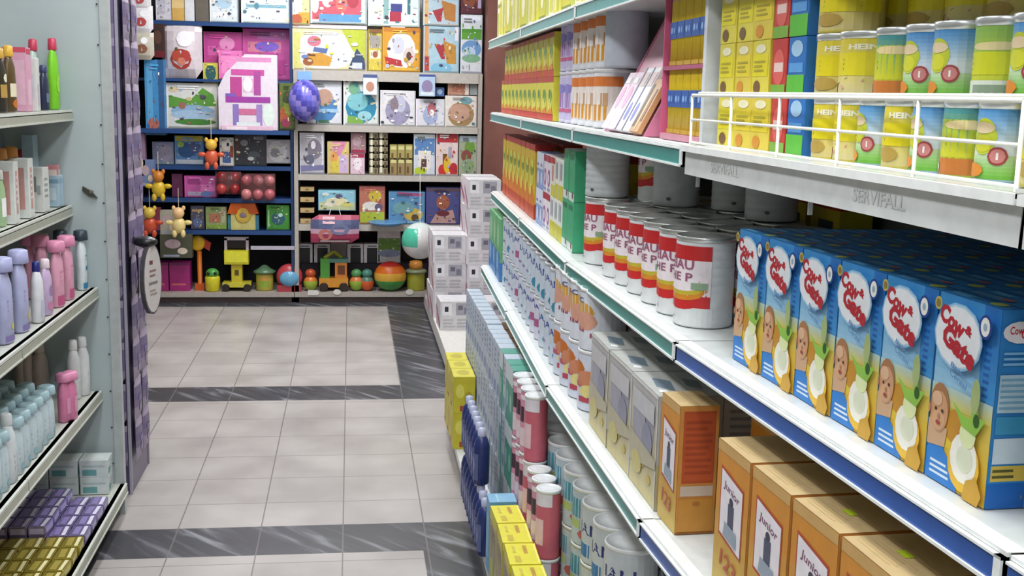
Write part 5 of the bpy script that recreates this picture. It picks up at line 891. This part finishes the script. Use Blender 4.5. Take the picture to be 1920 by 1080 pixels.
plush(336, 440, 1, '#e6cf8a:plast', '#ecc08a:plast', 'cream yellow hanging plush beside the dark bag', Y=YB-.2)
# upper left boxes
bk(312, 156, 410, 240, '#dedbd4', [('p', [(.05,.72),(.45,.62),(.7,.9),(.9,.75),(.95,.5),(.05,.45)], '#5f9a3a'), ('e', .5, .38, .42, .14, '#8fb0cc'), ('e', .5, .30, .42, .1, '#a9c4dc'), ('e', .55, .14, .4, .07, '#4a8434'), ('e', .3, .5, .07, .08, '#a06a58'), ('e', .15, .85, .1, .06, '#e0c4a0')], z=1.30, label='wide white box with green and blue baby bath picture', group=GB, d=.2)
ob = B(); W_, H_ = .42, .54
pts = [(-.21, 0), (.21, 0), (.21, .54), (-.02, .54), (-.16, .40), (-.21, .30)]
ob.prism(pts, 'y', 0, .11, '#dfd2de')
ob.art(Frame(lambda u, v, n: (-.21+u*.42, -n, v*.54), .42, .54), [('r', .3, .9, .9, .96, '#d48ab8'), ('r', .22, .72, .78, .8, '#c8509c'), ('r', .2, .44, .4, .7, '#b8448c'), ('r', .42, .50, .6, .68, '#e0a8cc'), ('r', .6, .46, .72, .78, '#a84a94'), ('r', .12, .36, .88, .44, '#9c3c9c'), ('r', .12, .44, .3, .48, '#7a5ab0'), ('e', .5, .6, .08, .1, '#ece4ee'), ('r', .24, .04, .34, .34, '#8a74b8'), ('r', .64, .04, .74, .34, '#9a80bc'), ('r', .34, .2, .64, .28, '#c86a94'), ('r', .3, .02, .7, .1, '#d4e0e0'), ('e', .85, .2, .1, .16, '#d9e4dc')])
p_ = at(466, 244, Y=YB-.12); place(T('dolls_house_box', ob), (p_.x, YB-.125, 1.302), 0, 'tall cut corner box with pink and purple doll house picture', 'box')
bk(415, 236, 512, 246, '#e0b8cc', [('r', .1, .2, .5, .8, '#f0dce4')], Y=YB-.138, z=None, d=.008, name='header_card', label='pale pink card strip under the doll house box', cat='card')
bk(381, 118, 409, 156, '#c9bf4a', [('e', .5, .5, .36, .4, '#2c5a5c'), ('r', 0, 0, 1, .16, '#7f8fc0')], Y=YB+.02, label='small yellow box with dark round ball picture', group=GB)
tb = pouch('clear_bag', .29, .40, .16, '#d9ccd2:plast', [('e', .5, .34, .26, .18, '#a8382e'), ('e', .4, .40, .12, .1, '#c0503c'), ('e', .62, .4, .12, .1, '#b03a34'), ('e', .52, .30, .1, .07, '#d8806c'), ('e', .4, .52, .04, .03, '#5a5a3a'), ('e', .6, .7, .2, .14, '#ebe6ee')])
p_ = at(344, 150, Y=YB+.06); place(tb, (p_.x, YB+.02, 1.662), 0, 'clear bag of red toy fruit on the blue shelf', 'bag')
bk(382, 60, 455, 120, '#b8408c', [('r', .1, .5, .5, .7, '#cf5aa4'), ('r', .5, .2, .9, .6, '#8f2c6c'), ('e', .6, .75, .2, .14, '#d88ab8')], Y=YB+.10, z=1.662, label='magenta boxed toy in the upper blue unit, left one', group=GB)
bk(456, 55, 545, 150, '#c04a98', [('r', .1, .55, .8, .75, '#d07a94'), ('e', .5, .66, .26, .1, '#7a5ac0'), ('r', .1, .1, .9, .4, '#b03888'), ('r', .3, .8, .9, .95, '#b86ab0')], Y=YB+.12, z=1.662, label='large magenta boxed toy in the upper blue unit, right one', group=GB)
bk(410, 95, 455, 135, '#e274b4', [('r', .1, .2, .9, .8, '#ee8cc4')], Y=YB+.0, z=1.662, d=.08, label='light pink box in front of the magenta boxes', group=GB)
bk(452, 28, 548, 54, '#a84a9c', [('r', .1, .3, .5, .7, '#c06ab0'), ('e', .3, .5, .06, .2, '#3a1c44')], Y=YB+.12, z=None, label='purple box lying on the large magenta one', group=GB)
for j, (x0, x1, y0, c_, fr_, lb) in enumerate([(292, 321, -20, '#dcd8e2', [('r', .1, .2, .6, .7, '#c4c0d0')], 'white box at the left of the top blue shelf'), (322, 345, -20, '#dcae5c', [('r', 0, .4, 1, .8, '#e8c88a')], 'amber box on the top blue shelf'), (346, 364, -20, '#e4e4e8', [], 'slim white box on the top blue shelf'), (393, 446, -20, '#e2e8ee', [('e', .5, .6, .3, .2, '#b4cfe4'), ('r', .1, .1, .6, .3, '#f4f4f6')], 'white box with pale blue spot on the top blue shelf'), (366, 391, -20, '#6a6258', [], 'grey brown block added for the dark gap between white boxes, top blue shelf')]):  # the grey brown block is added to stand for a dark gap
    bk(x0, y0, x1, 37, c_, fr_, z=2.072, Y=YB+.04, label=lb, group='boxes on the top blue shelf')
bk(452, -20, 548, 27, '#e0e8ec', [('x', .1, .4, .9, .6, 1, '#7fb0c0'), ('e', .3, .5, .05, .1, '#5a8ca0')], Y=YB+.02, z=2.072, label='wide white box with small teal print on the top blue shelf', group='boxes on the top blue shelf')
bk(524, 156, 553, 243, '#5a6a2c', [('e', .3, .3, .3, .2, '#c0643c'), ('e', .6, .5, .3, .2, '#8a9a2c'), ('e', .5, .7, .3, .14, '#3c4a1c'), ('e', .4, .15, .3, .1, '#a8405c')], Y=YB-.02, z=1.302, d=.10, label='mossy green bagged toy beside the cream shelf unit', cat='bag', group=GB)
bk(272, 112, 308, 243, '#3f86bc', [('r', .1, .1, .4, .95, '#5aa0d0'), ('r', .7, 0, 1, 1, '#2c5a8c'), ('e', .4, .15, .3, .08, '#b86a5c')], Y=YB-.10, z=1.25, d=.10, label='tall blue pack hanging at the left of the blue shelves', cat='pack', group=GB)
for j, (x, y, k_) in enumerate(((266, 62, '#e4e0e4'), (268, 112, '#c0b8a8'), (262, 20, '#dcd8dc'))):
    p_ = at(x, y, Y=YB-.15); place(pouch('clear_bag', .16, .19, .07, k_+':plast', [('e', .5, .4, .25, .16, '#b8484a' if j != 1 else '#8a5a44'), ('e', .6, .7, .15, .12, '#f2f0f4')]), (p_.x, YB-.15, p_.z), 0, 'clear hanging bag with small red toys at the upper left, %s' % ['middle one', 'lowest one', 'top one'][j], 'bag', 'clear hanging bags')
bk(284, 45, 308, 108, '#3a2420', [('e', .5, .6, .3, .2, '#5a3a2c'), ('r', 0, 0, 1, .2, '#6a1c24')], Y=YB-.05, d=.08, label='dark brown plush pack between the hanging bags and the fruit bag', cat='pack', group=GB)
for j, (x0, y0, x1, y1, c_) in enumerate([(262, 390, 300, 432, '#8a3a50'), (300, 395, 332, 440, '#a8a494'), (300, 440, 360, 484, '#4c4c3c'), (262, 300, 290, 350, '#6f7fa8'), (244, 250, 272, 330, '#8a6c84')]):
    bk(x0, y0, x1, y1, c_, [('e', .4, .6, .25, .2, '#b8a0a8'), ('e', .7, .3, .16, .14, '#d8c8b8'), ('r', .1, .05, .6, .14, '#9aa0b4')], Y=YB-.10, d=.07, name='hanging_pack', label=['wine red', 'pale grey', 'dark olive', 'slate blue', 'dusty mauve'][j]+' hanging toy pack at the left of the blue shelves', cat='pack', group='hanging toy packs at the back left')
bk(470, 462, 552, 469, '#b8b0bc', [], Y=YB-.01, d=.012, name='shelf_rail', label='pale rail across the lower part of the blue unit', cat='rail')
# @@END
# ------------------------------------------------------------------ camera and lights
cam = bpy.data.cameras.new('cam'); co = bpy.data.objects.new('cam', cam); C.objects.link(co)
cam.sensor_width = 36; cam.lens = FPX*36/1920; cam.shift_x = (960-CX)/1920; cam.clip_start = .05
co.location = EYE
from mathutils import Matrix
m3 = Matrix((Rv, Uv, -Fv)).transposed(); co.rotation_euler = m3.to_euler()
bpy.context.scene.camera = co
def emit(name, col, st):
    m = bpy.data.materials.new(name); m.use_nodes = True; nt = m.node_tree; nt.nodes.clear()
    e = nt.nodes.new('ShaderNodeEmission'); e.inputs[0].default_value = col; e.inputs[1].default_value = st
    o = nt.nodes.new('ShaderNodeOutputMaterial'); nt.links.new(e.outputs[0], o.inputs[0]); return m
EM = emit('tube_light', (.93, .97, 1, 1), 6)
for xi, x in enumerate((-.9, .1, 1.1) if False else (-.55, .25)):
    for yi, y in enumerate((-.4, 1.6, 3.6, 5.6, 7.4)):
        t = T('ceiling_light', B().box(-.16, .16, -.6, .6, -.05, 0, '#e6e6e2:plast'), [T('light_tube', B().tube((-.07, -.56, -.065), (-.07, .56, -.065), .014, EM).tube((.07, -.56, -.065), (.07, .56, -.065), .014, EM))])
        place(t, (x, y, ZC-.001), 0, 'white fluorescent ceiling light above the aisle, %s row, %s from the entrance' % (['left', 'right'][xi], ORD[yi]), 'light', 'ceiling lights')
        L_ = bpy.data.lights.new('fluorescent', 'AREA'); L_.shape = 'RECTANGLE'; L_.size = .3; L_.size_y = 1.15; L_.energy = (46 if y < 3 else 36) if y < 7 else 80; L_.color = (.95, .98, 1)
        lo = bpy.data.objects.new('fluorescent', L_); C.objects.link(lo); lo.location = (x, y, ZC-.09)
W = bpy.data.worlds.new('w'); bpy.context.scene.world = W; W.use_nodes = True; W.node_tree.nodes['Background'].inputs[0].default_value = (.9, .95, 1, 1); W.node_tree.nodes['Background'].inputs[1].default_value = .8
sc = bpy.context.scene; sc.view_settings.view_transform = 'Standard'; sc.view_settings.look = 'None'; sc.view_settings.gamma = 1; sc.view_settings.exposure = -1.25
